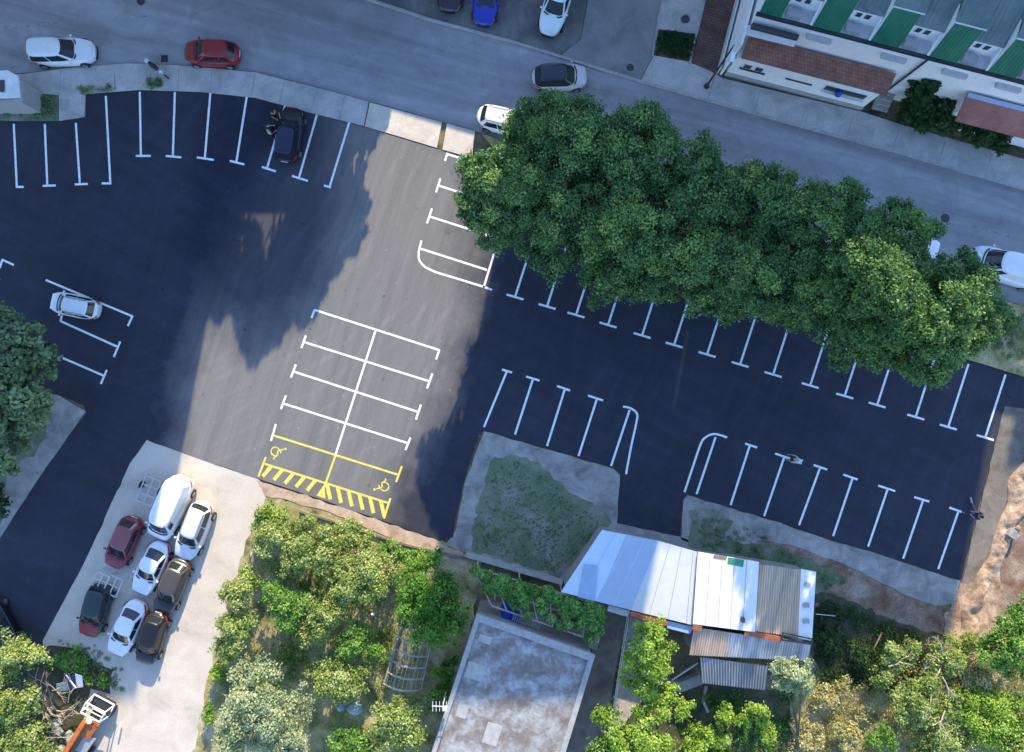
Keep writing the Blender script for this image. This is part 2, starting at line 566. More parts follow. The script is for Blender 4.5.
# pale clay ridge at the right edge, an uneven heap
def ridge(name, line, wid, hgt, mat, seed):
    """an uneven heap following a line: height from layered noise"""
    from mathutils import noise as mn
    vs, fs = [], []
    K = 41
    for i, (x, y) in enumerate(line):
        nx = line[min(i + 3, len(line) - 1)]; pv = line[max(i - 3, 0)]
        d = Vector((nx[0] - pv[0], nx[1] - pv[1])).normalized()
        nrm = Vector((-d.y, d.x))
        wl = wid * (1 + .8 * mn.noise(Vector((i * .06, seed, 0)))); wr = wid * (1 + .8 * mn.noise(Vector((i * .06, seed + 9, 0))))
        for k in range(K):
            f = k / (K - 1) * 2 - 1
            w_ = wl if f < 0 else wr
            p = W(x + nrm.x * f * w_, y + nrm.y * f * w_)
            q = Vector((p.x, p.y, seed))
            hh = hgt * max(0, 1 - f * f) * (1 + .9 * mn.noise(q * .9) + .3 * mn.noise(q * 2.5) + .06 * mn.noise(q * 8)) - .04
            vs.append((p.x, p.y, hh + (.03 if abs(f) < .9 else -.04)))
    for i in range(len(line) - 1):
        for k in range(K - 1):
            a = i * K + k
            fs.append((a, a + 1, a + K + 1, a + K))
    mb = MB().add(vs, fs)
    return struct(name, mb, mat)


def dense(line, step=5):
    out = []
    for a, b in zip(line[:-1], line[1:]):
        k = max(1, int(math.hypot(b[0] - a[0], b[1] - a[1]) / step))
        out += [(a[0] + (b[0] - a[0]) * j / k, a[1] + (b[1] - a[1]) * j / k) for j in range(k)]
    return out + [line[-1]]


struct('clay_ground', MB().sheet(P2(rough([(962, 584), (980, 582), (1000, 560), (1002, 600), (996, 630), (990, 665), (960, 668), (944, 650), (946, 612)], 5, 2.2, 31)), .02), M['clay'])
ridge('clay_terrain', dense([(1060, 405), (1040, 440), (1020, 482), (1011, 512), (1002, 540), (992, 566), (980, 590), (970, 612), (964, 640), (968, 660)], 1.5), 9.5, .32, M['clay'], 5)

yard_poly = rough([(147, 440), (200, 459), (256, 478), (268, 488), (258, 530), (240, 600), (222, 660), (205, 730), (196, 800), (60, 800), (80, 730), (42, 640), (85, 561), (130, 463)], 8, .8, 9)
struct('yard', MB().sheet(P2(yard_poly), .0), M['yard'])
struct('yard_verge', MB().sheet(P2(rough([(42, 648), (64, 645), (92, 655), (112, 672), (108, 692), (90, 690), (70, 800), (-40, 800), (-40, 740)], 6, 2.4, 12)), .006), M['darkgrass'])
struct('yard_edge', MB().sheet(P2(rough([(262, 505), (244, 600), (226, 660), (208, 730), (200, 790), (188, 790), (200, 720), (214, 655), (230, 600), (246, 540)], 6, 2.5, 13)), .006), M['drygrass'])

road_poly = [(-300, -70), (300, -70), (365, -2), (430, 20), (512, 42), (545, 52), (640, 82), (768, 118), (900, 154), (1024, 190), (1300, 276),
             (1300, 392), (1024, 306), (960, 286), (700, 203), (560, 158), (475, 131), (372, 102), (320, 88), (256, 72), (180, 65), (130, 63), (75, 67), (25, 73), (-300, 84)]
struct('road', MB().sheet(P2(road_poly), .0), M['road'])

# kerbside strip with parking above the road
struct('forecourt', MB().prism(P2([(300, -70), (365, -2), (430, 20), (512, 42), (560, 56), (580, 40), (600, -70)]), -.05, .10), M['darkpave'])
struct('apron', MB().prism(P2([(580.5, 40), (560.5, 56), (640, 81), (652, 58), (672, -70), (601, -70)]), -.05, .08), M['lightroad'])
struct('pavement', MB().prism(P2([(652.6, 58), (640.6, 81), (768, 117), (900, 153), (1024, 189), (1300, 275), (1300, 240), (1024, 160), (900, 125), (860, 112), (722, 79), (700, 66), (735, -70), (672.6, -70)]), -.05, .12), M['walk'])
struct('kerb', MB().prism(P2([(365, -3), (430, 19), (512, 41), (640, 80.4), (768, 116.4), (900, 152.4), (1024, 188.4), (1300, 274), (1300, 276.5), (1024, 191), (900, 155), (768, 119), (640, 83), (512, 43.5), (430, 21.5), (365, -.5)]), -.05, .135), M['kerb'])

# lower pavement between road and lot
lowwalk = [(-300, 86), (25, 74.5), (75, 68), (130, 64), (180, 66), (256, 73), (320, 89), (369, 102), (364, 126), (310, 113), (256, 98), (200, 92), (140, 90), (86, 94), (85, 117), (60, 121), (60, 96), (22, 92), (-300, 121)]
struct('pavement_strip', MB().prism(P2(lowwalk), -.05, .12), M['walk'])
for x0, y0, x1, y1 in ((62, 69, 60, 96), (96, 67, 100, 92), (115, 65.5, 116, 91.5), (148, 65.5, 147, 90), (180, 67, 179, 90.5), (213, 69.5, 211, 93), (256, 74, 252, 97), (285, 81, 280, 104), (318, 90, 311, 112.5), (345, 97, 340, 119)):
    strip_mb([(x0, y0), (x1, y1)], .05, .1225).build('expansion_joint', M['gravel'], bpy.data.objects['pavement_strip'])
for x0 in range(660, 1024, 46):
    y0 = 58 + (x0 - 660) * .295
    if x0 > 690: strip_mb([(x0, 81 + (x0 - 640) * .281 + 6), (x0 + 8, 81 + (x0 - 640) * .281 - 22)], .05, .1225).build('expansion_joint', M['gravel'], bpy.data.objects['pavement'])
struct('planter_soil', MB().prism(P2([(22.5, 92.6), (59.4, 96.6), (59.4, 121), (0, 121), (-300, 122), (-300, 121.7)]), -.05, .10), M['grassbed'])
struct('crossover_slab', MB().prism(P2([(370, 102.6), (442, 122.4), (437, 148), (365, 126.4)]), -.05, .06), M['slab'])  # gap between the two slabs stands in for a thin cast shadow
struct('crossover_slab', MB().prism(P2([(447, 123.7), (475, 131.6), (472, 158), (442.5, 149.8)]), -.05, .06), M['slab'])

# island with street trees
struct('tree_island', MB().prism(P2(rough([(482, 134), (560, 159.5), (700, 204.5), (960, 287.5), (1024, 307), (1300, 394), (1300, 470), (1024, 377), (960, 357), (740, 291), (512, 222), (520, 180)], 30, .4, 2)), -.05, .12), M['drygrass'])

lot_poly = [(-120, 122), (0, 121.5), (60, 121.5), (85.6, 117.5), (86.5, 94.5), (140, 90.5), (200, 92.5), (256, 98.5), (310, 113.5), (364, 126.6), (440, 150), (478, 161), (520, 176), (506, 222.5), (740, 291.6), (960, 357.6), (1080, 395),
            (1080, 416), (1024, 409), (1004, 406), (985, 482), (961, 580), (905, 562), (830, 539), (770, 519), (700, 499), (687, 494), (683, 500), (680, 536), (617, 523), (621, 480), (620, 473), (614, 468), (550, 449), (484, 430), (478, 436), (463, 486), (455, 520), (453, 537), (441, 541),
            (382, 520), (320, 499), (256, 478), (200, 459), (147, 440), (130, 463), (85, 561), (42, 641), (0, 725), (-40, 800), (-140, 800), (-60, 632), (0, 538), (40, 476), (87, 413), (84, 405), (60, 395), (0, 378), (-120, 345)]
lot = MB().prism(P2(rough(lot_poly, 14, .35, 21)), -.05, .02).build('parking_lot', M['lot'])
lot['kind'] = 'structure'
lot['label'] = 'new dark asphalt parking lot with white bay lines'

struct('left_verge', MB().sheet(P2(rough([(-120, 347), (0, 380), (60, 396), (86, 411), (40, 477), (0, 540), (-60, 634), (-140, 700)], 9, .5, 22)), .01), M['gravel'])
struct('left_soil', MB().sheet(P2(rough([(-60, 400), (40, 412), (48, 432), (40, 452), (5, 470), (6, 510), (-30, 560), (-90, 600)], 6, 3, 23)), .016), M['grassbed'])

struct('bottom_soil', MB().sheet(P2(rough([(256, 479), (320, 500), (382, 521), (441, 542), (452, 550), (470, 556), (466, 566), (430, 555), (330, 512), (266, 495)], 7, 1.2, 24)), .01), M['pinksoil'])
struct('plot_gravel', MB().sheet(P2(rough([(484, 431), (550, 450), (614, 469), (620, 476), (617, 523), (680, 537), (700, 545), (690, 560), (600, 545), (560, 582), (465, 552), (445, 545), (456, 530), (464, 486)], 9, .6, 25)), .012), M['gravel'])
struct('plot_grass', MB().sheet(P2(rough([(494, 458), (520, 455), (548, 470), (580, 500), (606, 508), (612, 520), (600, 540), (560, 577), (470, 550), (478, 500)], 5, 2.2, 26)), .018), M['grassbed'])
struct('lot_verge', MB().sheet(P2(rough([(687, 495), (770, 520), (830, 540), (905, 563), (960, 581), (955, 604), (935, 606), (900, 592), (850, 566), (790, 545), (757, 540), (745, 560), (681, 540), (684, 500)], 9, .8, 27)), .012), M['gravel'])
struct('verge_grass', MB().sheet(P2(rough([(690, 512), (712, 508), (735, 520), (720, 540), (760, 545), (810, 560), (850, 580), (800, 600), (770, 566), (740, 556), (690, 548)], 5, 2.0, 28)), .018), M['grassbed'])
struct('side_path', MB().sheet(P2(rough([(1005, 406), (1060, 412), (1030, 444), (1009, 492), (997, 530), (984, 563), (972, 586), (961, 583), (986, 482)], 9, .7, 29)), .012), M['gravel_brown'])
struct('house_path', MB().sheet(P2([(597, 608), (626, 616), (612, 690), (598, 800), (555, 800), (570, 720), (592, 650)]), .004), M['gravel_brown'])
struct('side_alley', MB().sheet(P2([(470, 640), (482, 612), (500, 620), (470, 700), (450, 800), (420, 800), (445, 720)]), .004), M['darkpave'])


def kerb_mb(pts, w, z0, z1):
    L, Rr = line_strip(pts, w)
    poly = [(p.x, p.y) for p in L] + [(p.x, p.y) for p in Rr[::-1]]
    return MB().prism(poly, z0, z1)


tag(kerb_mb([(466, 553), (500, 563), (562, 581)], .28, -.05, .55).build('low_wall', M['kerb'], origin=W(512, 566)), 'low concrete wall along the lower edge of the grass plot', 'wall')
tag(kerb_mb([(300, 511), (345, 524), (400, 543), (466, 558)], .14, -.05, .18).build('garden_wall', M['gravel_brown'], origin=W(400, 536)), 'thin low wall between the parking lot and the overgrown garden', 'wall')

# ------------------------------------------------------------------ painted markings (parts of the lot)
Z = .0245
LW = .15


def mk(pts, m='wmark', w=LW, name='bay_line', z=Z):
    mb = strip_mb(pts, w, z)
    o = mb.build(name, M[m], lot)
    return o


def tline(a, b, t0, t1, m='wmark'):
    """bay divider a->b with a short bar across t0->t1, one mesh"""
    mb = strip_mb([a, b], LW, Z)
    strip_mb([t0, t1], LW, Z + .003, mb)
    return mb.build('bay_line', M[m], lot)


for a, b, c, d in [((14, 124), (17, 186), (16, 187), (24, 187)), ((45, 124), (47.5, 185), (43, 186), (56, 185.5)), ((76, 123), (80, 183), (75, 184.5), (88, 184)), ((106, 96), (110.5, 183), (102, 183.5), (111.5, 183.5)),
                   ((140, 92), (141, 155), (136, 156), (151, 156)), ((175, 92), (173, 156), (166, 156), (181.5, 157.5)), ((210.5, 93), (205, 158), (197, 157.5), (214, 160)), ((247, 96), (236.5, 162), (230, 161), (244.5, 164.5)),
                   ((285, 106), (267, 169), (262, 167), (276, 171.5)), ((317, 115), (299, 178), (292, 176), (308, 181)), ((349.5, 122), (330, 186), (324, 185.5), (331, 187.5))]:
    tline(a, b, c, d)
ux, uy = 20 / 65., -62 / 65.
for (x, y) in [(515, 297), (547, 306.5), (576, 315), (608, 325), (642, 335.5), (674, 345), (707, 354.5), (740, 364.5), (773, 374.5), (810, 385.5), (844.5, 396), (877, 405), (915.5, 417), (948, 427), (985, 437.5)]:
    tline((x, y), (x + ux * 66, y + uy * 66), (x - 8.5, y - 2.5), (x + 8.5, y + 2.5))
for a, b, c, d in [((507, 371), (484, 427), (502, 369.5), (512, 372.5)), ((533, 379), (515, 434.5), (526, 376.5), (539.5, 380.5)), ((565, 388.5), (547, 446), (557, 386), (570, 390.5)), ((597, 398.5), (578.5, 456), (588, 395.5), (603, 400.5)),
                   ((749.5, 446), (730.5, 505), (745, 443.5), (757, 447.5)), ((784, 457.5), (764, 516), (775, 453.5), (790, 458.5)), ((820, 467.5), (799, 525), (813.5, 465), (827, 469.5)), ((852.5, 478), (833, 536), (843, 474.5), (857.5, 479.5)),
                   ((887.5, 489), (868, 546.5), (878, 485.5), (895, 491)), ((923, 500), (903, 558.5), (914, 497), (929, 501.5)), ((958.5, 510.5), (938, 569), (949, 507.5), (962, 512))]:
    tline(a, b, c, d)


def arc(pts, n=8):
    """Catmull-Rom smoothing"""
    out = []
    p = [pts[0]] + pts + [pts[-1]]
    for i in range(1, len(p) - 2):
        for j in range(n):
            t = j / n
            q = [.5 * ((2 * p[i][k]) + (-p[i - 1][k] + p[i + 1][k]) * t + (2 * p[i - 1][k] - 5 * p[i][k] + 4 * p[i + 1][k] - p[i + 2][k]) * t * t + (-p[i - 1][k] + 3 * p[i][k] - 3 * p[i + 1][k] + p[i + 2][k]) * t ** 3) for k in (0, 1)]
            out.append(tuple(q))
    return out + [pts[-1]]


mk([(629.5, 410), (611, 466)])
mk(arc([(623, 406.5), (631, 408.5), (637, 414), (636, 424), (631, 447), (626, 474)]))
mk([(715.5, 437), (696.5, 494)])
mk(arc([(684.5, 492), (693, 466), (701, 443), (706, 437), (713, 434), (720, 435), (727, 437.5)]))
# left-hand bays
tline((46, 280), (133, 316.5), (133, 315.5), (128, 326))
tline((60.5, 321), (117, 346.5), (120.5, 341.5), (114, 357))
mk([(60.5, 321.5), (63, 313)])
tline((63, 358), (103.5, 375.5), (107, 370), (101, 384))
tline((0, 268), (2.5, 260), (2, 259.5), (14, 265))
mk([(-60, 250), (0, 280)])
# bays by the tree island in the sun
tline((447, 154), (500, 171), (447.5, 153), (445, 161))
tline((438, 185.5), (500, 205), (440.5, 178.5), (436, 192.5))
tline((429.5, 216.5), (492, 236.5), (432, 208.5), (427, 223.5))
tline((420, 248.5), (487, 270), (421.5, 240.5), (418.5, 253))
mk(arc([(419, 251), (419, 259), (424, 266), (432, 270.5), (440, 273.5), (460, 279.5), (484, 287), (492, 290)]))
mk([(483.5, 288), (494, 254)])
# centre block
blk = [((315, 310), (439, 350), (315, 309.5), (311.5, 318), (439.5, 349.5), (436, 359.5)),
       ((304, 342), (430, 381.5), (306, 335.5), (301.5, 348), (432.5, 373.5), (427, 388.5)),
       ((293.5, 371.5), (418.5, 412), (296, 364.5), (291, 377.5), (421, 404.5), (416, 419.5)),
       ((283.5, 403.5), (409, 443.5), (286, 395.5), (281, 409), (410.5, 437.5), (405.5, 450))]
for a, b, c, d, e, f in blk:
    mb = strip_mb([a, b], LW, Z)
    strip_mb([c, d], LW, Z + .003, mb)
    strip_mb([e, f], LW, Z + .003, mb)
    mb.build('bay_line', M['wmark'], lot)
mk([(375.5, 331), (335.5, 455)], z=Z + .006)
yl = strip_mb([(274, 435.5), (399, 475)], LW, Z)
strip_mb([(402, 466), (396, 482)], LW, Z + .003, yl)
yl.build('disabled_bay_line', M['ymark'], lot)
mk([(276, 424), (271, 441)])
mk([(335.5, 455.5), (324.5, 487)], 'ymark', name='disabled_bay_line', z=Z + .006)
hb = strip_mb([(264, 463.5), (388.5, 503)], LW, Z)
strip_mb([(266, 457), (258.5, 476.5)], LW, Z + .003, hb)
strip_mb([(390.5, 498), (384, 518.5)], LW, Z + .003, hb)
dx, dy = 124.5 / 130.6, 39.5 / 130.6
for k in range(5):
    f = 8 + k * 11.6
    x0, y0 = 264 + dx * f, 463.5 + dy * f
    strip_mb([(x0, y0), (x0 - 8.8, y0 + 10.5)], .27, Z + .0015, hb)
for k in range(6):
    f = 66 + k * 11.3
    x0, y0 = 264 + dx * f, 463.5 + dy * f
    strip_mb([(x0, y0), (x0 + 3.6, y0 + 16.0)], .27, Z + .0015, hb)
t3 = [W(324.5, 484), W(316.5, 495.5), W(325.5, 498.5)]
hb.add([(p.x, p.y, Z + .002) for p in t3], [(0, 1, 2)])
hb.build('hatched_strip', M['ymark'], lot)


def wheelchair(px, py, ang):
    """painted access symbol"""
    mb = MB()
    c = W(px, py)

    def q(x, y):
        ca, sa = math.cos(ang), math.sin(ang)
        return (c.x + x * ca - y * sa, c.y + x * sa + y * ca)

    def seg(pts, w, z):
        P = [Vector(q(*p)) for p in pts]
        for i in range(len(P) - 1):
            d = (P[i + 1] - P[i]).normalized()
            n = Vector((-d.y, d.x)) * w / 2
            vs = [P[i] + n, P[i] - n, P[i + 1] - n, P[i + 1] + n]
            mb.add([(v.x, v.y, z) for v in vs], [(0, 1, 2, 3)])
    ring = [(.30 * math.cos(t), -.12 + .30 * math.sin(t)) for t in np.linspace(R(95), R(385), 22)]
    seg(ring, .09, Z)
    seg([(-.02, .50), (.0, .05), (.28, .02), (.42, -.33), (.56, -.30)], .10, Z + .001)
    seg([(0, .26), (.22, .24)], .08, Z + .0015)
    mb.add([(q(-.02 + .09 * math.cos(t), .63 + .09 * math.sin(t))) + (Z,) for t in np.linspace(0, 2 * math.pi, 12, endpoint=False)], [tuple(range(12))])
    mb.build('wheelchair_symbol', M['ymark'], lot)


wheelchair(277, 451, R(-78))
wheelchair(383, 487, R(104))

# road markings on the street
road = bpy.data.objects['road']
for a, b in [((694, 146), (712, 151)), ((764, 167), (816, 181)), ((872, 196), (899, 204)), ((965, 224), (1015, 238)), ((0, 28), (30, 26)), ((34, 25), (64, 22)), ((128, 17), (150, 16)), ((1040, 245), (1080, 257))]:
    strip_mb([a, b], .10, .0045).build('lane_marking', M['fmark'], road)
for (x, y, r) in [(141, 1, .3), (630, 68, .28), (526, 101, .3), (685, 20, .3), (945, 218, .32)]:
    z = .12 if (x, y) in ((630, 68), (685, 20)) else .0
    if (x, y) == (630, 68): z = .08
    p = W(x, y)
    e = tag(wempty('manhole_cover', (p.x, p.y, z)), {141: 'round manhole cover in the road at the top edge, far left', 630: 'round manhole cover in the pale apron beside the street', 526: 'round manhole cover in the road beside the white hatchback half under the trees', 685: 'round manhole cover next to the small green lawn', 945: 'round manhole cover in the road between the trees and the lane dashes'}[x], 'manhole cover', 'round manhole covers')
    MB().disc(p, r, z - .02, z + .012).build('lid', M['darksteel'], e)
    ringm = MB()
    n = 24
    vs = [(p.x + q * math.cos(2 * math.pi * k / n), p.y + q * math.sin(2 * math.pi * k / n), z + .008) for q in (r + .01, r + .08) for k in range(n)]
    ringm.add(vs, [(k, n + k, n + (k + 1) % n, (k + 1) % n) for k in range(n)])
    ringm.build('rim', M['gravel'], e)
p = W(164.5, 58.5)
e = tag(wempty('drain_grate', (p.x, p.y, 0)), 'square black drain grate in the road by the kerb', 'drain')
MB().box((p.x, p.y, .004), (.5, .5, .01)).build('frame', M['darksteel'], e)
gm = MB()
for k in range(7): gm.box((p.x - .18 + k * .06, p.y, .014), (.025, .42, .012))
gm.build('grille', M['trim'], e)
p = W(65.5, 105.5)
e = tag(wempty('inspection_cover', (p.x, p.y, .12)), 'square grey inspection cover on the pavement corner', 'cover')
MB().box((p.x, p.y, .125), (.62, .72, .02)).build('lid', M['greypanel'], e)
MB().box((p.x, p.y, .121), (.74, .84, .012)).build('frame', M['kerb'], e)


# ------------------------------------------------------------------ vegetation
def leaf_mesh(name, centers, radii, per, size, mat, parent=None, tone=None, flat=.25, seed=1, up=.35, aspect=.62, hemi=True, core=True, origin=None, jit=0.0):
    r = np.random.default_rng(seed)
    C = np.array(centers, float)
    Rr = np.array(radii, float)
    n = len(C)
    tone = np.full(n, .5) if tone is None else np.array(tone, float)
    cnt = np.maximum(6, (per * (Rr / Rr.mean()) ** 2).astype(int))
    idx = np.repeat(np.arange(n), cnt)
    K = len(idx)
    d = r.normal(size=(K, 3))
    d /= np.linalg.norm(d, axis=1, keepdims=True)
    if hemi:
        neg = d[:, 2] < -.25
        d[neg, 2] *= -1
    rad = r.uniform(.45, 1.0, K) ** .6
    pos = C[idx] + d * (Rr[idx] * rad)[:, None] * np.array([1, 1, .8])
    if jit: pos = pos + r.normal(size=(K, 3)) * jit * np.array([1, 1, .6])
    nrm = d * .8 + r.normal(size=(K, 3)) * .55 + np.array([0, 0, up])
    nrm /= np.linalg.norm(nrm, axis=1, keepdims=True)
    t = r.normal(size=(K, 3))
    t -= (t * nrm).sum(1)[:, None] * nrm
    t /= np.linalg.norm(t, axis=1, keepdims=True)
    b = np.cross(nrm, t)
    sz = size * r.uniform(.6, 1.35, K)
    a = (t * (sz * .5)[:, None])
    bb = (b * (sz * .5 * aspect)[:, None])
    V = np.stack([pos - a, pos - bb * 1.0 + a * .1, pos + a, pos + bb * 1.0 + a * .1], 1).reshape(-1, 3)
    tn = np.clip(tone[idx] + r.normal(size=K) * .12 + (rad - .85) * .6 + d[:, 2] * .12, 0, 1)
    T = np.repeat(tn, 4)
    F = np.arange(K * 4).reshape(-1, 4)
    loops = F.reshape(-1)
    starts = np.arange(0, K * 4, 4)
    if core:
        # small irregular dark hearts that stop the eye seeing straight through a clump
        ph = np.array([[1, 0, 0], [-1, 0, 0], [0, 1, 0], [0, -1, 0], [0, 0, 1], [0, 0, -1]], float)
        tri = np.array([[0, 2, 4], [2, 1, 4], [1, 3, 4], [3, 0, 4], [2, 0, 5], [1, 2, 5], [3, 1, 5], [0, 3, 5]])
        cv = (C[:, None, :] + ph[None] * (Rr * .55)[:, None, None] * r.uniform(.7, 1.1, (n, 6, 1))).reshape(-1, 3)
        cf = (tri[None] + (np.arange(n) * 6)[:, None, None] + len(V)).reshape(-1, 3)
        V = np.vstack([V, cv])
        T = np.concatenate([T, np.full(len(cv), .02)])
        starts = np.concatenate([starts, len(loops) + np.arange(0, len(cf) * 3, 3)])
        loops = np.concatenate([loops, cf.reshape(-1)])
    if origin is not None:
        V = V - np.array(origin)
    me = bpy.data.meshes.new(name)
    me.vertices.add(len(V))
    me.vertices.foreach_set('co', V.astype(np.float32).ravel())
    me.loops.add(len(loops))
    me.loops.foreach_set('vertex_index', loops.astype(np.int32))
    me.polygons.add(len(starts))
    me.polygons.foreach_set('loop_start', starts.astype(np.int32))
    me.update(calc_edges=True)
    at = me.attributes.new('tone', 'FLOAT', 'POINT')
    at.data.foreach_set('value', T.astype(np.float32))
    me.materials.append(mat)
    o = bpy.data.objects.new(name, me)
    COL.objects.link(o)
    if parent is not None:
        o.parent = parent
    elif origin is not None:
        o.location = origin
    return o


_tseed = [100]


def tree(name, label, base, crowns, leaf='row', group=None, cat='tree', size=.24, per=80, dens=1.0, trunk=.18, tone=.45, clump=.26, z0=0.0, gap=0.0, jit=.0, wobble=1.0):
    """crowns: list of (px, py, radius in px, height of the top in m)"""
    _tseed[0] += 1
    sd = _tseed[0]
    rnd = random.Random(sd)
    b = W(*base)
    root = tag(empty(name, (b.x, b.y, z0)), label, cat, group)
    cs, rs, ts = [], [], []
    tr = MB()
    for (px, py, rp, top) in crowns:
        rz = max(.35, min(top * .36, rp / S * .8))
        hc = top - rz
        c = W(px, py, hc)
        rr = rp / S * (H - hc) / H
        n = int(26 * dens * (rr / 1.2) ** 1.35) + 8
        for i in range(n):
            u = rnd.uniform(-.15, 1)
            t = rnd.uniform(0, 2 * math.pi)
            q = math.sqrt(max(0, 1 - u * u)) if u > 0 else 1.0
            k = rnd.uniform(.72, 1.02) if rnd.random() < .75 else rnd.uniform(.3, .75)
            wob = 1 + wobble * (.16 * math.sin(3 * t + sd) + .1 * math.sin(5 * t + 2 * sd))
            cr = rr * clump * rnd.uniform(.55, 1.25)
            p = Vector((c.x + rr * q * k * wob * math.cos(t) * (1 - clump * .5), c.y + rr * q * k * wob * math.sin(t) * (1 - clump * .5), c.z + rz * u * k))
            if rnd.random() < gap: continue
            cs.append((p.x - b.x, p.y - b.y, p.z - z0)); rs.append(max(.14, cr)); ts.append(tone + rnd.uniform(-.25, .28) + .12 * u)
        # limbs
        start = Vector((0, 0, min(hc * .45, 2.2)))
        end = Vector((c.x - b.x, c.y - b.y, c.z - z0))
        if end.z < .6: end.z = .6
        mid = start.lerp(end, .55) + Vector((rnd.uniform(-.2, .2), rnd.uniform(-.2, .2), .2))
        tr.tube([start * .98, mid, end], [trunk * .7, trunk * .5, trunk * .25], 7)
        for _ in range(5):
            a = rnd.uniform(0, 6.283)
            e2 = end + Vector((math.cos(a) * rr * .7, math.sin(a) * rr * .7, rz * rnd.uniform(-.1, .5)))
            tr.tube([mid.lerp(end, rnd.random() * .8), e2], [trunk * .35, trunk * .1], 5)
    m0 = min(crowns[0][3] * .35, 2.2)
    tr.tube([(0, 0, -.15), (0.02, 0, m0 * .5), (0, 0, m0)], [trunk * 1.25, trunk, trunk * .8], 9)
    tr.build('trunk', M['bark'], root, smooth=True)
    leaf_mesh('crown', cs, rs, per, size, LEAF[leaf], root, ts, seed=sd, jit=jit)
    return root


G_row = 'street trees along the island between the road and the parking lot'
row = [
    ('round street tree at the left end of the row, its left side lit yellow green', (512, 208), [(506, 188, 43, 9.6), (484, 178, 25, 9.0), (494, 225, 30, 8.6), (473, 208, 17, 8.2)]),
    ('tall dark street tree over the road, second from the left end of the row', (565, 195), [(568, 148, 52, 9.2), (545, 208, 50, 8.8), (530, 145, 34, 8), (556, 250, 30, 7)]),
    ('wide street tree overhanging the bays, third from the left end of the row', (625, 215), [(636, 160, 50, 9.4), (620, 235, 56, 9.2), (612, 275, 34, 7), (655, 130, 22, 8)]),
    ('street tree in the middle of the row left of its narrow waist', (690, 236), [(692, 195, 48, 8.8), (682, 255, 50, 8.8), (655, 275, 30, 7)]),
    ('street tree fourth from the right end, crown ending just short of the bay crossbars', (755, 256), [(738, 195, 34, 8.6), (762, 208, 40, 8.8), (744, 275, 52, 9), (790, 300, 30, 8), (712, 295, 30, 7.4)]),
    ('street tree third from the right end of the row, over the lane dashes', (820, 276), [(815, 225, 46, 9.8), (790, 215, 30, 9), (812, 285, 46, 9.4), (845, 330, 34, 8)]),
    ('street tree second from the right end, with yellow sunlit clumps on its crown', (880, 296), [(885, 245, 46, 10.6), (872, 300, 52, 11.9), (868, 262, 24, 12.6), (888, 290, 26, 13.0), (880, 350, 26, 9)]),
    ('street tree at the right end of the row, touching the white van', (940, 312), [(945, 287, 42, 10.6), (925, 340, 44, 11.0), (955, 308, 26, 12.8), (975, 320, 30, 9.6), (930, 325, 24, 12.6)]),
]
for lb, b, cr in row:
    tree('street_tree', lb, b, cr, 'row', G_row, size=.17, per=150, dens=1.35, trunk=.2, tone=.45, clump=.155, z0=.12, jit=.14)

tree('broad_tree', 'grey green tree beside the bays at the left edge of the parking lot', (8, 405), [(-5, 340, 42, 7), (28, 345, 28, 6.5), (8, 400, 46, 7.5), (-10, 445, 40, 6.5), (45, 365, 18, 5)], 'blue', size=.3, per=80, trunk=.22, tone=.45, clump=.24, z0=0)
tree('bush', 'half seen dark bush on the gravel verge at the left edge below the large tree', (-8, 500), [(-8, 500, 20, 1.6)], 'dark', None, 'bush', size=.2, per=50, trunk=.06)

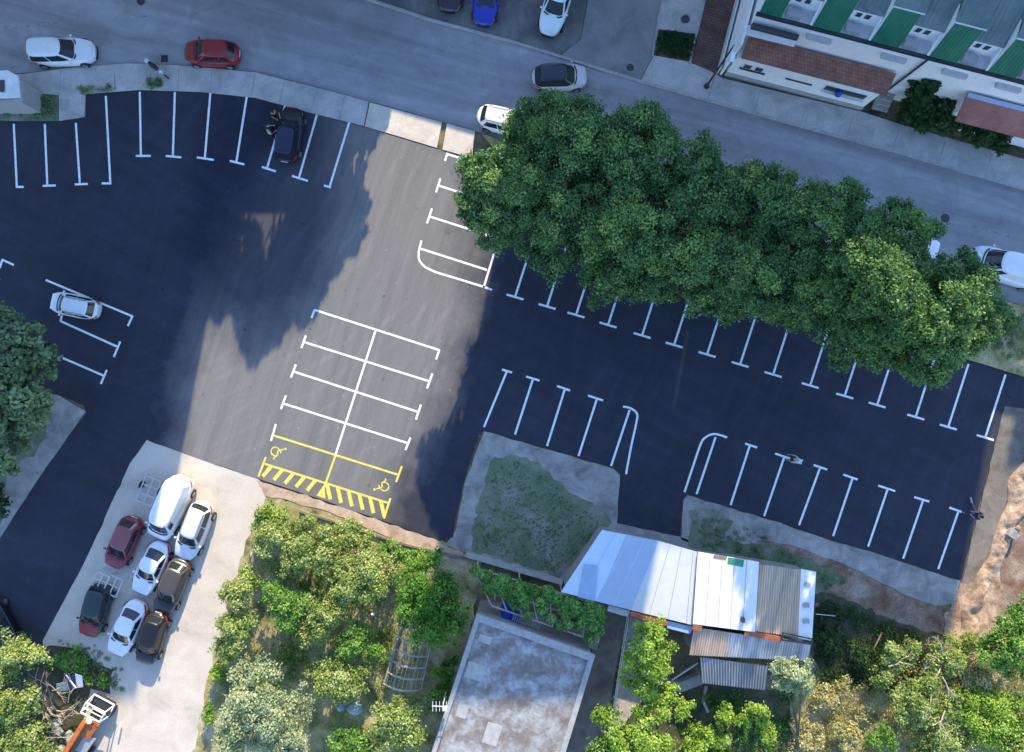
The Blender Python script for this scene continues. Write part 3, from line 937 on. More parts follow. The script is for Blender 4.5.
G_gar = 'bushes and small trees in the overgrown garden'
gar = [
    ('low olive bush at the yard corner under the yellow hatching', (268, 518), [(268, 518, 14, 1.8), (282, 515, 10, 1.5)], 'lime'),
    ('low olive bush along the garden wall left of the disabled bay', (345, 535), [(345, 533, 16, 1.9), (362, 540, 13, 1.8)], 'olive'),
    ('low green bush along the garden wall right of the disabled bay', (398, 555), [(396, 553, 15, 1.9), (415, 560, 12, 2)], 'green'),
    ('bright bush at the wall end where the shade of the block begins', (428, 560), [(428, 558, 12, 2.2)], 'lime'),
    ('olive bush at the top corner of the garden by the yard', (272, 538), [(272, 534, 20, 2.4), (288, 527, 16, 2.2)], 'olive'),
    ('spreading olive tree under the hatched yellow strip', (315, 552), [(312, 548, 26, 3.2), (330, 545, 18, 3), (296, 560, 18, 2.8)], 'olive'),
    ('pale green tree in the garden below the disabled bay', (368, 580), [(366, 577, 28, 3.6), (345, 565, 18, 3), (388, 562, 14, 2.6)], 'olive'),
    ('small round bush on the garden edge halfway down the yard', (243, 590), [(241, 590, 18, 2.4), (250, 575, 12, 2.)], 'olive'),
    ('green bush on the garden edge level with the parked wrecks', (237, 632), [(236, 630, 20, 2.5), (226, 648, 14, 2)], 'olive'),
    ('leafy fruit tree left of the garden centre', (290, 608), [(290, 606, 24, 3.0), (275, 590, 14, 2.6)], 'green'),
    ('leafy fruit tree in the centre of the garden', (325, 618), [(326, 612, 26, 3.2), (310, 632, 16, 2.6)], 'olive'),
    ('fruit tree just left of the bare frame, at its upper corner', (358, 642), [(357, 640, 20, 2.8), (376, 648, 12, 2.2)], 'green'),
    ('big silvery tree at the lower left of the garden', (262, 710), [(262, 702, 36, 4.6), (238, 735, 24, 4), (290, 735, 24, 3.8), (300, 700, 18, 3.4), (245, 672, 16, 3)], 'pale'),
    ('olive tree between the silvery tree and the bare frame', (345, 682), [(340, 680, 24, 3.2), (360, 672, 16, 2.8), (322, 668, 14, 2.6)], 'olive'),
    ('round olive tree just below the bare frame', (403, 722), [(404, 718, 27, 3.6), (388, 735, 16, 3)], 'olive'),
    ('bright green bush at the bottom edge of the garden', (356, 752), [(356, 748, 26, 2.8), (340, 760, 18, 2.4)], 'green'),
    ('tiny bright green bush by the yard opposite the lowest wreck', (221, 670), [(220, 669, 10, 1.3)], 'lime'),
    ('tiny green bush at the bottom of the yard edge', (210, 716), [(210, 715, 8, 1.0)], 'green'),
    ('dense deep green tree beside the flat roofed house', (438, 598), [(432, 590, 32, 5.2), (440, 622, 28, 4.8), (412, 580, 18, 4.2), (455, 605, 16, 4.4), (418, 612, 16, 4)], 'deep'),
    ('thin dark bush between the house wall and the bare frame', (447, 680), [(447, 668, 12, 2.2), (443, 690, 10, 1.8)], 'deep'),
]
for lb, b, cr, lf in gar:
    tree('garden_tree' if cr[0][3] > 2.5 else 'garden_bush', lb, b, cr, lf, G_gar, 'tree' if cr[0][3] > 2.5 else 'bush', size=.16, per=75, dens=1.3, trunk=.08, tone=.5, clump=.24, gap=.3, jit=.12, wobble=1.9)

G_low = 'trees and bushes round the tin roofed sheds'
low = [
    ('feathery lime tree in front of the tin shed, tall one by the railing', (655, 668), [(645, 640, 18, 5), (650, 660, 22, 4.8), (640, 678, 18, 4.2), (652, 625, 12, 4.6)], 'lime'),
    ('thin lime sapling below the feathery tree', (662, 702), [(660, 700, 14, 3.2), (682, 706, 10, 2.6), (668, 690, 8, 2.8)], 'lime'),
    ('large lime green tree at the bottom edge next to the house path', (635, 745), [(630, 740, 34, 4.8), (655, 755, 34, 4.6), (612, 728, 18, 4.2), (648, 712, 18, 4.4), (600, 752, 18, 3.8)], 'lime'),
    ('small lime bush at the bottom edge right of the large lime tree', (702, 738), [(700, 735, 14, 2.2), (690, 750, 14, 2)], 'lime'),
    ('narrow lime bush below the dark corrugated roof', (727, 720), [(726, 716, 9, 2.4), (722, 737, 9, 2.)], 'lime'),
    ('round lime bush below the shed, right of the narrow one', (757, 718), [(757, 712, 13, 2.8), (745, 718, 8, 2.2), (766, 732, 9, 2.0)], 'lime'),
    ('pale grey green tree leaning on the corner of the corrugated roof', (786, 720), [(792, 672, 19, 6.0), (800, 684, 12, 5.4), (782, 680, 12, 5.2)], 'pale'),
    ('dark bush in the shade right of the tin shed', (838, 625), [(828, 640, 12, .8)], 'dark'),
    ('dark weedy bush on the bank under the parking verge', (880, 632), [(862, 655, 12, .8)], 'dark'),
]
for lb, b, cr, lf in low:
    tree('garden_tree' if cr[0][3] > 2.5 else 'garden_bush', lb, b, cr, lf, G_low, 'tree' if cr[0][3] > 2.5 else 'bush', size=.17, per=75, dens=1.3, trunk=.09, tone=.5, clump=.24, gap=.3, jit=.12, wobble=1.9)

G_scr = 'scrub on the slope below the parking lot'
scr = [
    ('olive bush behind the fallen branches on the slope', (895, 655), [(897, 655, 16, 2.2), (882, 676, 12, 2.0), (908, 646, 10, 2.2)], 'olive'),
    ('olive bush right of the fallen branches', (945, 662), [(946, 660, 20, 2.4), (930, 672, 12, 2)], 'olive'),
    ('bushy green tree at the right edge below the clay heap', (1008, 645), [(1006, 640, 28, 4.), (1018, 620, 20, 3.8), (995, 655, 18, 3.4), (1025, 665, 20, 3.4)], 'green'),
    ('wide olive bush in the middle of the slope', (920, 700), [(918, 696, 26, 2.8), (905, 712, 16, 2.4), (945, 705, 18, 2.6)], 'olive'),
    ('lime tinted bush near the lower right corner', (985, 720), [(984, 715, 30, 3.2), (965, 700, 18, 2.8), (1005, 730, 20, 3)], 'lime'),
    ('olive bush in the lower right corner', (1018, 745), [(1018, 742, 28, 3), (1022, 710, 20, 2.8)], 'olive'),
    ('olive bush on the bottom edge left of the lime tinted bush', (945, 742), [(944, 738, 26, 2.8), (925, 750, 18, 2.4)], 'olive'),
    ('bright green bush on the bottom edge below the dark gully', (882, 742), [(881, 738, 16, 2.2)], 'green'),
    ('dry yellow shrub below the tin shed corner', (828, 698), [(826, 697, 13, .9), (842, 686, 9, .8)], 'dry'),
    ('dry yellow shrub on the bottom edge near the leaning pale tree', (815, 738), [(812, 738, 13, .9), (800, 722, 8, .8)], 'dry'),
    ('dry olive shrub on the bottom edge right of the dry yellow ones', (850, 735), [(848, 732, 15, 1.1), (860, 712, 9, 1.0)], 'dry'),
    ('sparse olive shrub at the top of the slope by the sunlit clay', (965, 645), [(966, 645, 15, 1.4)], 'olive'),
    ('dry olive shrub between the wide olive bush and the green tree', (985, 683), [(982, 682, 18, 2.0), (960, 680, 12, 1.8)], 'dry'),
]
for lb, b, cr, lf in scr:
    tree('scrub_tree' if cr[0][3] > 3.5 else 'scrub_bush', lb, b, cr, lf, G_scr, 'tree' if cr[0][3] > 3.5 else 'bush', size=.16, per=70, dens=1.4, trunk=.07, tone=.5, clump=.24, gap=.3, jit=.12, wobble=1.9)

G_bl = 'bushes round the scrap in the bottom left corner'
for lb, b, cr, lf in [
    ('pale olive bush reaching over the lot edge, topmost of the corner bushes', (22, 658), [(20, 652, 22, 3.4), (38, 655, 14, 3), (5, 668, 20, 3.2)], 'olive'),
    ('pale olive bush at the left edge, middle of the corner bushes', (10, 708), [(8, 702, 28, 3.6), (30, 695, 14, 3), (-5, 725, 24, 3.4)], 'olive'),
    ('olive bush on the bottom edge next to the concrete rubble', (32, 748), [(32, 742, 24, 3.2), (12, 755, 26, 3.2), (50, 755, 14, 2.6)], 'olive'),
    ('small dark bush behind the wrecks on the yard verge', (88, 668), [(86, 668, 13, .6), (70, 660, 11, .6), (104, 678, 8, .4)], 'green')]:
    tree('corner_bush', lb, b, cr, lf, G_bl, 'bush', size=.17, per=70, dens=1.3, trunk=.07, tone=.55, clump=.24, gap=.3, jit=.12, wobble=1.9)

# top right planting
tree('garden_tree', 'small dark round tree by the white wall of the green roofed block', (915, 98), [(924, 86, 15, 3.6), (918, 98, 14, 3)], 'dark', None, 'tree', size=.2, per=60, dens=1.6, trunk=.08, tone=.55, clump=.3, z0=.1)
tree('hedge', 'dark overgrown hedge between the pavement and the second brown roof', (940, 118), [(908, 112, 14, 1.6), (925, 116, 15, 1.8), (945, 122, 15, 1.8), (962, 127, 13, 1.7), (982, 135, 14, 1.7), (1000, 142, 12, 1.5), (940, 106, 16, 2.), (965, 112, 12, 1.8)], 'dark', None, 'hedge', size=.18, per=60, dens=1.6, trunk=.05, tone=.5, clump=.32, z0=.1)


def weeds(name, label, poly, n, h, leaf, size, seed, z=0.):
    rnd = random.Random(seed)
    xs_ = [p[0] for p in poly]; ys_ = [p[1] for p in poly]

    def inside(x, y):
        c = False
        for i in range(len(poly)):
            a, b = poly[i], poly[i - 1]
            if (a[1] > y) != (b[1] > y) and x < (b[0] - a[0]) * (y - a[1]) / (b[1] - a[1]) + a[0]: c = not c
        return c
    cs, rs, ts = [], [], []
    while len(cs) < n:
        cx, cy = rnd.uniform(min(xs_), max(xs_)), rnd.uniform(min(ys_), max(ys_))
        t = rnd.uniform(.15, .8)
        for _ in range(rnd.randint(1, 9)):
            x, y = cx + rnd.gauss(0, 5), cy + rnd.gauss(0, 5)
            if inside(x, y):
                p = W(x, y)
                cs.append((p.x, p.y, z + h * .25)); rs.append(h * rnd.uniform(.4, 1.1)); ts.append(t + rnd.uniform(-.2, .2))
    o = leaf_mesh(name, cs, rs, 14, size, LEAF[leaf], None, ts, seed=seed, core=False, up=.1, aspect=.35)
    return tag(o, label, name.replace('_', ' '), kind='stuff')


weeds('garden_weeds', 'tangled weeds and dry grass covering the garden floor', [(270, 515), (330, 525), (440, 560), (430, 620), (440, 752), (215, 752), (235, 640), (255, 560)], 900, .35, 'olive', .15, 1)
weeds('yard_weeds', 'thin weeds on the yard edge below the wrecks', [(60, 640), (95, 645), (122, 668), (125, 690), (90, 690), (60, 670)], 220, .16, 'blue', .13, 15, .006)
weeds('shade_undergrowth', 'dark green undergrowth added as shade between the garden bushes', [(262, 545), (300, 560), (400, 590), (410, 650), (330, 700), (300, 660), (240, 700), (250, 620), (285, 640)], 520, .4, 'deep', .16, 16)  # deep leaves darken the shadow gaps by their colour
weeds('slope_weeds', 'dry grass and weeds covering the slope at the lower right', [(810, 690), (880, 680), (960, 640), (1060, 630), (1060, 790), (770, 790)], 1800, .45, 'dry', .15, 2)
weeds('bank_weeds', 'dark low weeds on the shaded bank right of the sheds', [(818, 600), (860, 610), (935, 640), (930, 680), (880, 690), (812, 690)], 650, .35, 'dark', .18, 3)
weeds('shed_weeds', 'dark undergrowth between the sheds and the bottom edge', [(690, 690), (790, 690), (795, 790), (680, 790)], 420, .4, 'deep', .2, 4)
weeds('plot_turf', 'patchy grass growing on the gravel plot', [(498, 465), (520, 460), (545, 475), (575, 505), (600, 520), (590, 540), (558, 572), (474, 548), (482, 502)], 900, .07, 'turf', .08, 5, .02)
weeds('verge_weeds', 'small weeds along the verge under the right hand bays', [(692, 515), (735, 520), (800, 555), (850, 580), (800, 600), (700, 550)], 260, .2, 'blue', .13, 6, .02)
weeds('island_weeds', 'weeds on the island under the street trees', [(500, 190), (960, 305), (1024, 325), (1060, 372), (960, 350), (520, 215)], 900, .2, 'blue', .15, 7, .12)
weeds('planter_weeds', 'weeds in the planter by the kiosk', [(-20, 98), (22, 95), (56, 98), (56, 118), (-20, 118)], 160, .25, 'blue', .15, 8, .1)
weeds('pavement_weeds', 'weeds growing along the top edge of the lot', [(80, 88), (120, 86), (120, 92), (82, 94)], 30, .25, 'blue', .15, 9, .12)
weeds('pavement_weeds', 'weeds in a square pit on the pavement beside the scooter', [(147, 80), (165, 80), (165, 89), (147, 89)], 40, .2, 'blue', .13, 10, .12)
weeds('small_lawn', 'clipped dark lawn in the paved corner below the manhole', [(659, 31), (697, 36), (691, 61), (655, 55)], 420, .16, 'dark', .12, 11, .12)
struct('lawn_soil', MB().sheet(P2([(658, 30), (698, 35), (691, 63), (653, 56)]), .128), M['darkgrass'])


# ------------------------------------------------------------------ vehicles
_paint = {}


def paint(c, metallic=.0):
    k = (c, metallic)
    if k not in _paint:
        m, nt, bs = newmat('car_paint')
        f = noise(nt, 1.5, 6, .7)
        col = ramp(nt, f, [(.3, tuple(x * .9 for x in c)), (.7, tuple(min(1, x * 1.06) for x in c))])
        nt.links.new(col, bs.inputs['Base Color'])
        bs.inputs['Roughness'].default_value = .32
        bs.inputs['Metallic'].default_value = metallic
        bs.inputs['Coat Weight'].default_value = .35
        bs.inputs['Coat Roughness'].default_value = .06
        _paint[k] = m
    return _paint[k]


def unit_ring(n_exp, m=9):
    c = .5 ** (1 / n_exp)
    out = []
    q = np.linspace(-c, c, m)
    f = lambda a: (1 - abs(a) ** n_exp) ** (1 / n_exp)
    out += [(f(a), a) for a in q[:-1]]
    out += [(a, f(a)) for a in q[::-1][:-1]]
    out += [(-f(a), a) for a in q[::-1][:-1]]
    out += [(a, -f(a)) for a in q[:-1]]
    return out


STY = {  # windscreen base, roof front, roof rear, rear base (fractions of L), belt fraction, nose fraction, tail fraction
    'hatch': (.235, .065, -.33, -.44, .62, .46, .60),
    'small': (.25, .10, -.36, -.455, .60, .46, .60),
    'sedan': (.20, .03, -.22, -.375, .63, .46, .60),
    'wagon': (.215, .05, -.40, -.465, .60, .46, .60),
    'suv': (.225, .07, -.39, -.46, .60, .50, .60),
    'van': (.345, .215, -.462, -.488, .56, .40, .56),
    'coupe': (.17, .0, -.20, -.40, .64, .46, .60),
}


def ringmesh(mb, rings, cap_top=True, cap_bot=True):
    n = len(rings[0])
    b = len(mb.v)
    for r_ in rings: mb.v += [tuple(p) for p in r_]
    for i in range(len(rings) - 1):
        for k in range(n):
            a0 = b + i * n + k; a1 = b + i * n + (k + 1) % n
            mb.f.append((a0, a1, a1 + n, a0 + n))
    if cap_bot: mb.f.append(tuple(b + k for k in range(n - 1, -1, -1)))
    if cap_top: mb.f.append(tuple(b + (len(rings) - 1) * n + k for k in range(n)))
    return mb


def car(label, px, py, deg, L=4.2, Wd=1.76, Ht=1.47, style='hatch', col=(.7, .7, .7), roof=None, hood=None, metal=0., group=None, name='parked_car', cat='car', z=0., rails=False, sunroof=False, tail=None, opts=()):
    c = W(px, py, .8 + z)
    root = tag(empty(name, (c.x, c.y, z), R(deg)), label, cat, group)
    xf0, xf1, xr1, xr0, bf, nf, tf = STY[style]
    zb = bf * Ht; zn = nf * Ht; zt = tf * Ht
    pm = paint(col, metal)
    NE = 3.4 if style != 'van' else 5
    UR = unit_ring(NE, 11)

    def ztop(x):
        u = x / L
        if u > xf0:
            f = (u - xf0) / (.5 - xf0)
            return zb + (zn - zb) * f ** 1.7
        if u < xr0:
            f = (xr0 - u) / max(.001, (.5 + xr0))
            return zb + (zt - zb) * min(1, f)
        return zb

    def bp(X, Y, s, zz=None, dz=0.):
        x = X * s * L / 2
        taper = 1 - .05 * abs(X) ** 3
        y = Y * s * Wd / 2 * taper
        return (x, y, (ztop(x) + dz) if zz is None else zz)
    rings = [[bp(X, Y, .93, .20) for X, Y in UR], [bp(X, Y, .985, .30) for X, Y in UR], [bp(X, Y, 1.0, .36 * Ht) for X, Y in UR],
             [bp(X, Y, .995, None, -.12) for X, Y in UR], [bp(X, Y, .97, None, -.05) for X, Y in UR], [bp(X, Y, .93, None, -.01) for X, Y in UR],
             [bp(X, Y, .8, None, .008) for X, Y in UR], [bp(X, Y, .5, None, .02) for X, Y in UR], [bp(X, Y, .15, None, .03) for X, Y in UR]]
    ringmesh(MB(), rings).build('body', pm, root, smooth=True)
    # bonnet as its own panel
    hm = MB()
    K = 7
    hx0, hx1 = (xf0 + .015) * L, .462 * L
    vs = []
    for i in range(K):
        x = hx0 + (hx1 - hx0) * i / (K - 1)
        X = x / (L / 2)
        wl = .80 * Wd / 2 * (1 - max(0, abs(X)) ** 5 * .28)
        for j in range(K):
            f = j / (K - 1) * 2 - 1
            vs.append((x, wl * f, ztop(x) + .034 + .02 * (1 - f * f) - (.02 if i in (K - 1,) else 0)))
    hm.add(vs, [(i * K + j, (i + 1) * K + j, (i + 1) * K + j + 1, i * K + j + 1) for i in range(K - 1) for j in range(K - 1)])
    if 'nohood' not in opts:
        hm.build('bonnet', paint(hood, metal) if hood else pm, root, smooth=True)
    # cabin
    CE = 5.5
    CR = unit_ring(CE, 9)
    w0, w1 = .90 * Wd / 2, (.70 if style != 'van' else .78) * Wd / 2
    z0c, z1c = zb - .04, Ht - .07

    def cp(X, Y, v, off=0.):
        vv = v
        xf = (xf0 + (xf1 - xf0) * vv) * L + off
        xr = (xr0 + (xr1 - xr0) * vv) * L - off
        w = w0 + (w1 - w0) * vv ** 1.15 + off
        bow = .035 * L * (1 - Y * Y) * (1 - .4 * v)      # windscreen bowed forwards
        x = (xf + xr) / 2 + X * (xf - xr) / 2
        if X > 0: x += bow * max(0, X) ** 3
        else: x -= .4 * bow * abs(X) ** 3
        return (x, Y * w, z0c + (z1c - z0c) * v)
    crings = [[cp(X, Y, v) for X, Y in CR] for v in (0, .25, .5, .75, 1.)]
    rm = paint(roof, metal) if roof else pm
    ringmesh(MB(), crings).build('cabin_frame', pm if roof is None or 'frame' in opts else rm, root, smooth=False)
    rr = []
    for s_, dz in ((1.0, 0), (.985, .025), (.93, .045), (.75, .062), (.45, .072), (.12, .076)):
        ring = []
        for X, Y in CR:
            p = cp(X, Y, 1.)
            q = cp(0, 0, 1.)
            cx = ((xf1 + xr1) / 2) * L
            ring.append((cx + (p[0] - cx) * s_, p[1] * s_, p[2] + dz))
        rr.append(ring)
    ringmesh(MB(), rr, cap_bot=False).build('roof', rm, root, smooth=True)
    c_ = .5 ** (1 / CE)
    fe = lambda a: (1 - min(1, abs(a)) ** CE) ** (1 / CE)

    def panel(nm, pts_fn, q0, q1, v0, v1, mat=None, off=.012, n=8, parent=root):
        mb = MB(); vs = []
        for i in range(n):
            q = q0 + (q1 - q0) * i / (n - 1)
            for j in range(5):
                v = v0 + (v1 - v0) * j / 4
                vs.append(pts_fn(q, v, off))
        mb.add(vs, [(i * 5 + j, (i + 1) * 5 + j, (i + 1) * 5 + j + 1, i * 5 + j + 1) for i in range(n - 1) for j in range(4)])
        return mb.build(nm, mat or M['glass'], parent, smooth=True)
    front = lambda q, v, o: cp(fe(q), q, v, o)
    back = lambda q, v, o: cp(-fe(q), q, v, o)
    panel('windscreen', front, -.90 * c_, .90 * c_, .10, .95)
    if style == 'van':
        for s_ in (-1, 1):
            panel('side_window', lambda q, v, o: cp(q, s_ * fe(q), v, o), .62, .86, .15, .80)
    else:
        panel('rear_window', back, -.84 * c_, .84 * c_, .20, .92)
        for s_ in (-1, 1):
            sd = lambda q, v, o, s_=s_: cp(q, s_ * fe(q), v, o)
            panel('side_window', sd, .06, .84, .12, .88)
            panel('side_window', sd, -.86 if style in ('wagon', 'suv', 'small') else -.78, .0, .12, .88)
    # sills, lamps, plate
    bs_ = lambda X, Y, v, o: tuple(np.array(bp(X, Y, 1.0)) * np.array([1 + o / (L / 2), 1 + o / (Wd / 2), 0]) + np.array([0, 0, .36 * Ht + (ztop(X * L / 2) - .10 - .36 * Ht) * v]))
    ff = lambda a: (1 - min(1, abs(a)) ** NE) ** (1 / NE)
    for s_ in (-1, 1):
        panel('headlight', lambda q, v, o: bs_(ff(q), s_ * q, v, o), .50, .86, .35, .98, M['lamp'], .012, 6)
        panel('tail_light', lambda q, v, o: bs_(-ff(q), s_ * q, v, o), .55, .90, .25, .95, M['redlamp'] if tail is None else tail, .012, 6)
        # wheels
        for fx in (.305, -.30):
            rw = .315 if Ht < 1.6 else .34
            y = s_ * (Wd / 2 - .085)
            wm = MB().tube([(fx * L, y - .11, rw), (fx * L, y - .09, rw), (fx * L, y + .09, rw), (fx * L, y + .11, rw)], [rw * .88, rw, rw, rw * .88], 18)
            wo = wm.build('wheel', M['tyre'], root)
            MB().tube([(fx * L, y + s_ * .105, rw), (fx * L, y + s_ * .118, rw)], [rw * .62, rw * .5], 14).build('rim', M['rim'], wo)
        mx = (xf0 - .035) * L
        MB().box((mx, s_ * (Wd / 2 + .03), zb + .05), (.09, .16, .11)).add([], []).build('wing_mirror', pm if Ht > 1.0 else M['trim'], root)
    panel('grille', lambda q, v, o: bs_(ff(q), q, v, o), -.40, .40, .15, .62, M['trim'], .012, 6)
    panel('bumper', lambda q, v, o: tuple(np.array(bs_(ff(q), q, 0, o)) * np.array([1, 1, 0]) + np.array([0, 0, .28 + .2 * v])), -.55, .55, 0, 1, M['trim'], .018, 8)
    MB().box((-L / 2 - .012, 0, .48 * Ht), (.02, .5, .11)).build('number_plate', M['plate'], root)
    # cowl under the screen
    cw = MB(); vs = []
    for q in np.linspace(-.88 * c_, .88 * c_, 9):
        a = cp(fe(q), q, .02, .02); b_ = cp(fe(q), q, .0, .10)
        vs += [(a[0], a[1], zb + .045), (b_[0], b_[1], zb + .036)]
    cw.add(vs, [(2 * i, 2 * i + 1, 2 * i + 3, 2 * i + 2) for i in range(8)])
    cw.build('cowl', M['trim'], root)
    if rails:
        for s_ in (-1, 1):
            MB().tube([(xf1 * L - .1, s_ * w1 * .9, Ht - .02), (xf1 * L - .3, s_ * w1 * .9, Ht + .05), (xr1 * L + .3, s_ * w1 * .9, Ht + .05), (xr1 * L + .1, s_ * w1 * .9, Ht - .02)], .022, 6).build('roof_rail', M['trim'], root)
    if sunroof:
        cx = (xf1 * .62 + xr1 * .38) * L
        MB().box((cx, 0, Ht + .0), (.75, .85, .02)).build('sunroof', M['glass'], root)
    if 'door_open' in opts:
        dm = MB()
        x0 = .16 * L
        a = Vector((x0, Wd / 2 - .02, 0)); b_ = a + Vector((-.55, .85, 0))
        d_ = (b_ - a).normalized(); nn = Vector((-d_.y, d_.x, 0)) * .05
        dm.prism([(a.x, a.y), (b_.x, b_.y), (b_.x + nn.x, b_.y + nn.y), (a.x + nn.x, a.y + nn.y)], .28, zb)
        do = dm.build('door', pm, root)
        fm = MB()
        fm.tube([(a.x, a.y, zb), (a.x - .1, a.y + .12, Ht - .2), (b_.x, b_.y, Ht - .15), (b_.x, b_.y, zb)], .025, 6)
        fm.build('window_frame', M['trim'], do)
    return root


WHITE = (.78, .80, .82)
g1 = 'vehicles standing or driving on the street'
car('white estate car with roof rear turned left, driving right beside the left pavement', 60, 50.5, 1.5, 4.75, 1.84, 1.5, 'wagon', WHITE, group=g1)
car('dark red hatchback on the street above the scooter', 211, 52, 178, 3.95, 1.72, 1.48, 'hatch', (.26, .012, .02), group=g1)
car('black and pale two tone hatchback driving right on the street', 560, 76, 1, 3.85, 1.76, 1.5, 'small', (.62, .58, .56), roof=(.012, .014, .03), group=g1)
car('white hatchback half hidden under the left street tree', 506, 120, -13, 4.1, 1.8, 1.5, 'hatch', (.85, .84, .80), group=g1, rails=True)
car('white van parked at the right edge beside the street trees', 1009, 268, 162, 5.6, 2.0, 2.1, 'van', (.78, .82, .86), group=g1, name='parked_van', cat='van')
car('white car almost wholly hidden under the street trees, next to the road manhole', 912, 243, -17, 4.2, 1.76, 1.47, 'hatch', WHITE, group=g1)
g2 = 'cars parked nose down on the forecourt at the top edge'
car('near black car cut by the top edge, leftmost of the forecourt cars', 452, -20, 263, 4.2, 1.78, 1.48, 'hatch', (.035, .02, .03), hood=(.03, .015, .025), group=g2, z=.1)
car('bright blue car cut by the top edge', 487, -6, 262, 4.2, 1.78, 1.46, 'sedan', (.01, .03, .36), group=g2, z=.1)
car('white saloon cut by the top edge on the forecourt', 557, 2, 253, 4.6, 1.8, 1.45, 'sedan', (.72, .82, .84), group=g2, z=.1)
car('black car with its left door open, alone in the top row of bays', 288.5, 134, 81, 3.9, 1.74, 1.5, 'suv', (.014, .015, .02), roof=(.008, .012, .05), metal=.2, z=.02, opts=('door_open',), tail=M['redlamp'])
car('small white car standing across the bay lines at the left side of the lot', 73.5, 305.5, 168, 3.5, 1.6, 1.5, 'small', (.74, .80, .84), z=.02, rails=True)
car('black car cut by the left edge near the bottom left bushes', -2, 626, 118, 4.4, 1.8, 1.46, 'hatch', (.012, .014, .018), z=.02, metal=.2)
g3 = 'vehicles crowded on the pale yard'
YA = 246
car('white panel van, topmost of the vehicles on the yard', 170, 508, 246, 4.7, 1.9, 1.95, 'van', (.84, .84, .82), group=g3, name='parked_van', cat='van')
car('silver white estate car parked on the right of the white panel van', 193, 531, 249, 4.3, 1.78, 1.62, 'wagon', (.66, .68, .70), group=g3, rails=True, opts=())
car('dark red saloon, left of the white panel van', 122, 543, 246, 3.9, 1.72, 1.42, 'hatch', (.22, .025, .04), group=g3, roof=(.24, .08, .09), opts=('frame',))
car('white coupe below the white panel van, roof pale and rear screen dusty', 149.5, 569, 246, 4.0, 1.72, 1.36, 'coupe', (.78, .80, .82), group=g3)
car('taupe saloon with open pale rear, right of the white coupe', 170.5, 587, 248, 4.2, 1.76, 1.42, 'hatch', (.07, .062, .055), hood=(.02, .02, .022), group=g3)
car('dark green car with a red front end next to the metal racks', 94, 611, 254, 3.9, 1.74, 1.45, 'wagon', (.018, .04, .04), hood=(.25, .03, .03), group=g3)
car('white saloon with dark open sunroof in the middle of the lower wrecks', 125.5, 629, 246, 4.2, 1.74, 1.38, 'sedan', (.76, .79, .83), group=g3)
car('black hatchback with red lamps at the lower end of the yard cars', 150.5, 639, 254, 3.8, 1.68, 1.45, 'small', (.010, .009, .009), group=g3)


# trailer frame & racks
def frame_grid(name, label, px, py, deg, L, Wd, z, nx, ny, cat, mat, wheels=False):
    c = W(px, py)
    root = tag(empty(name, (c.x, c.y, 0), R(deg)), label, cat)
    fr = MB()
    for i in range(nx + 1):
        x = -L / 2 + L * i / nx
        fr.tube([(x, -Wd / 2, z), (x, Wd / 2, z)], .045, 6)
    fr.build('cross_bars', mat, root)
    sr = MB()
    for j in range(ny + 1):
        y = -Wd / 2 + Wd * j / ny
        sr.tube([(-L / 2, y, z + .03), (L / 2, y, z + .03)], .05, 6)
    sr.build('side_rails', mat, root)
    for sx in (-1, 1):
        for sy in (-1, 1):
            MB().tube([(sx * L / 2, sy * Wd / 2, 0), (sx * L / 2, sy * Wd / 2, z)], .03, 6).build('leg', mat, root)
    if wheels:
        for sy in (-1, 1):
            MB().tube([(L * .1, sy * (Wd / 2 + .12) - .08, .28), (L * .1, sy * (Wd / 2 + .12) + .08, .28)], .28, 14).build('wheel', M['tyre'], root)
        MB().tube([(-L / 2, -Wd * .3, z), (-L / 2 - 1.1, 0, z - .1), (-L / 2, Wd * .3, z)], .035, 6).build('drawbar', mat, root)
    return root


frame_grid('trailer_frame', 'bare metal trailer frame left of the white panel van', 152, 490, 68, 1.9, 1.15, .45, 3, 2, 'trailer', M['greysteel'], True)
frame_grid('metal_rack', 'metal rack with square cells between the dark red car and the dark green car', 108, 577, 66, 1.0, .95, .9, 2, 2, 'rack', M['greysteel'])
frame_grid('metal_rack', 'metal rack lying beside the white coupe, right one of the pair', 119, 583, 66, 1.3, .95, .7, 2, 2, 'rack', M['greysteel'])

# orange crane truck bottom left
c = W(101, 712)
root = tag(wempty('crane_truck', (c.x, c.y, 0)), 'old crane truck with orange boom and open white cab frame in the bottom left corner', 'truck')
ang = math.atan2(-(752 - 708), (84 - 104)) + math.pi
ca = Vector((math.cos(R(62)), math.sin(R(62)), 0)); na = Vector((-ca.y, ca.x, 0))


def T_(u, v, z): return tuple(Vector((c.x, c.y, 0)) + ca * u + na * v + Vector((0, 0, z)))


fm = MB()
ccx = 1.0
B = [T_(ccx - .45, -.85, .8), T_(ccx + .45, -.85, .8), T_(ccx + .45, .75, .8), T_(ccx - .45, .75, .8)]
Tt = [T_(ccx - .38, -.78, 1.8), T_(ccx + .38, -.78, 1.8), T_(ccx + .38, .68, 1.8), T_(ccx - .38, .68, 1.8)]
for i in range(4):
    fm.tube([B[i], B[(i + 1) % 4]], .055, 6); fm.tube([Tt[i], Tt[(i + 1) % 4]], .055, 6); fm.tube([B[i], Tt[i]], .05, 6)
fm.tube([T_(ccx, -.78, 1.82), T_(ccx, .68, 1.82)], .035, 6)
fm.build('cab_frame', M['whitemetal'], root)
MB().prism([T_(ccx - .42, -.8, 0)[:2], T_(ccx + .45, -.8, 0)[:2], T_(ccx + .45, .7, 0)[:2], T_(ccx - .42, .7, 0)[:2]], .45, .75).build('cab_floor', M['darksteel'], root)
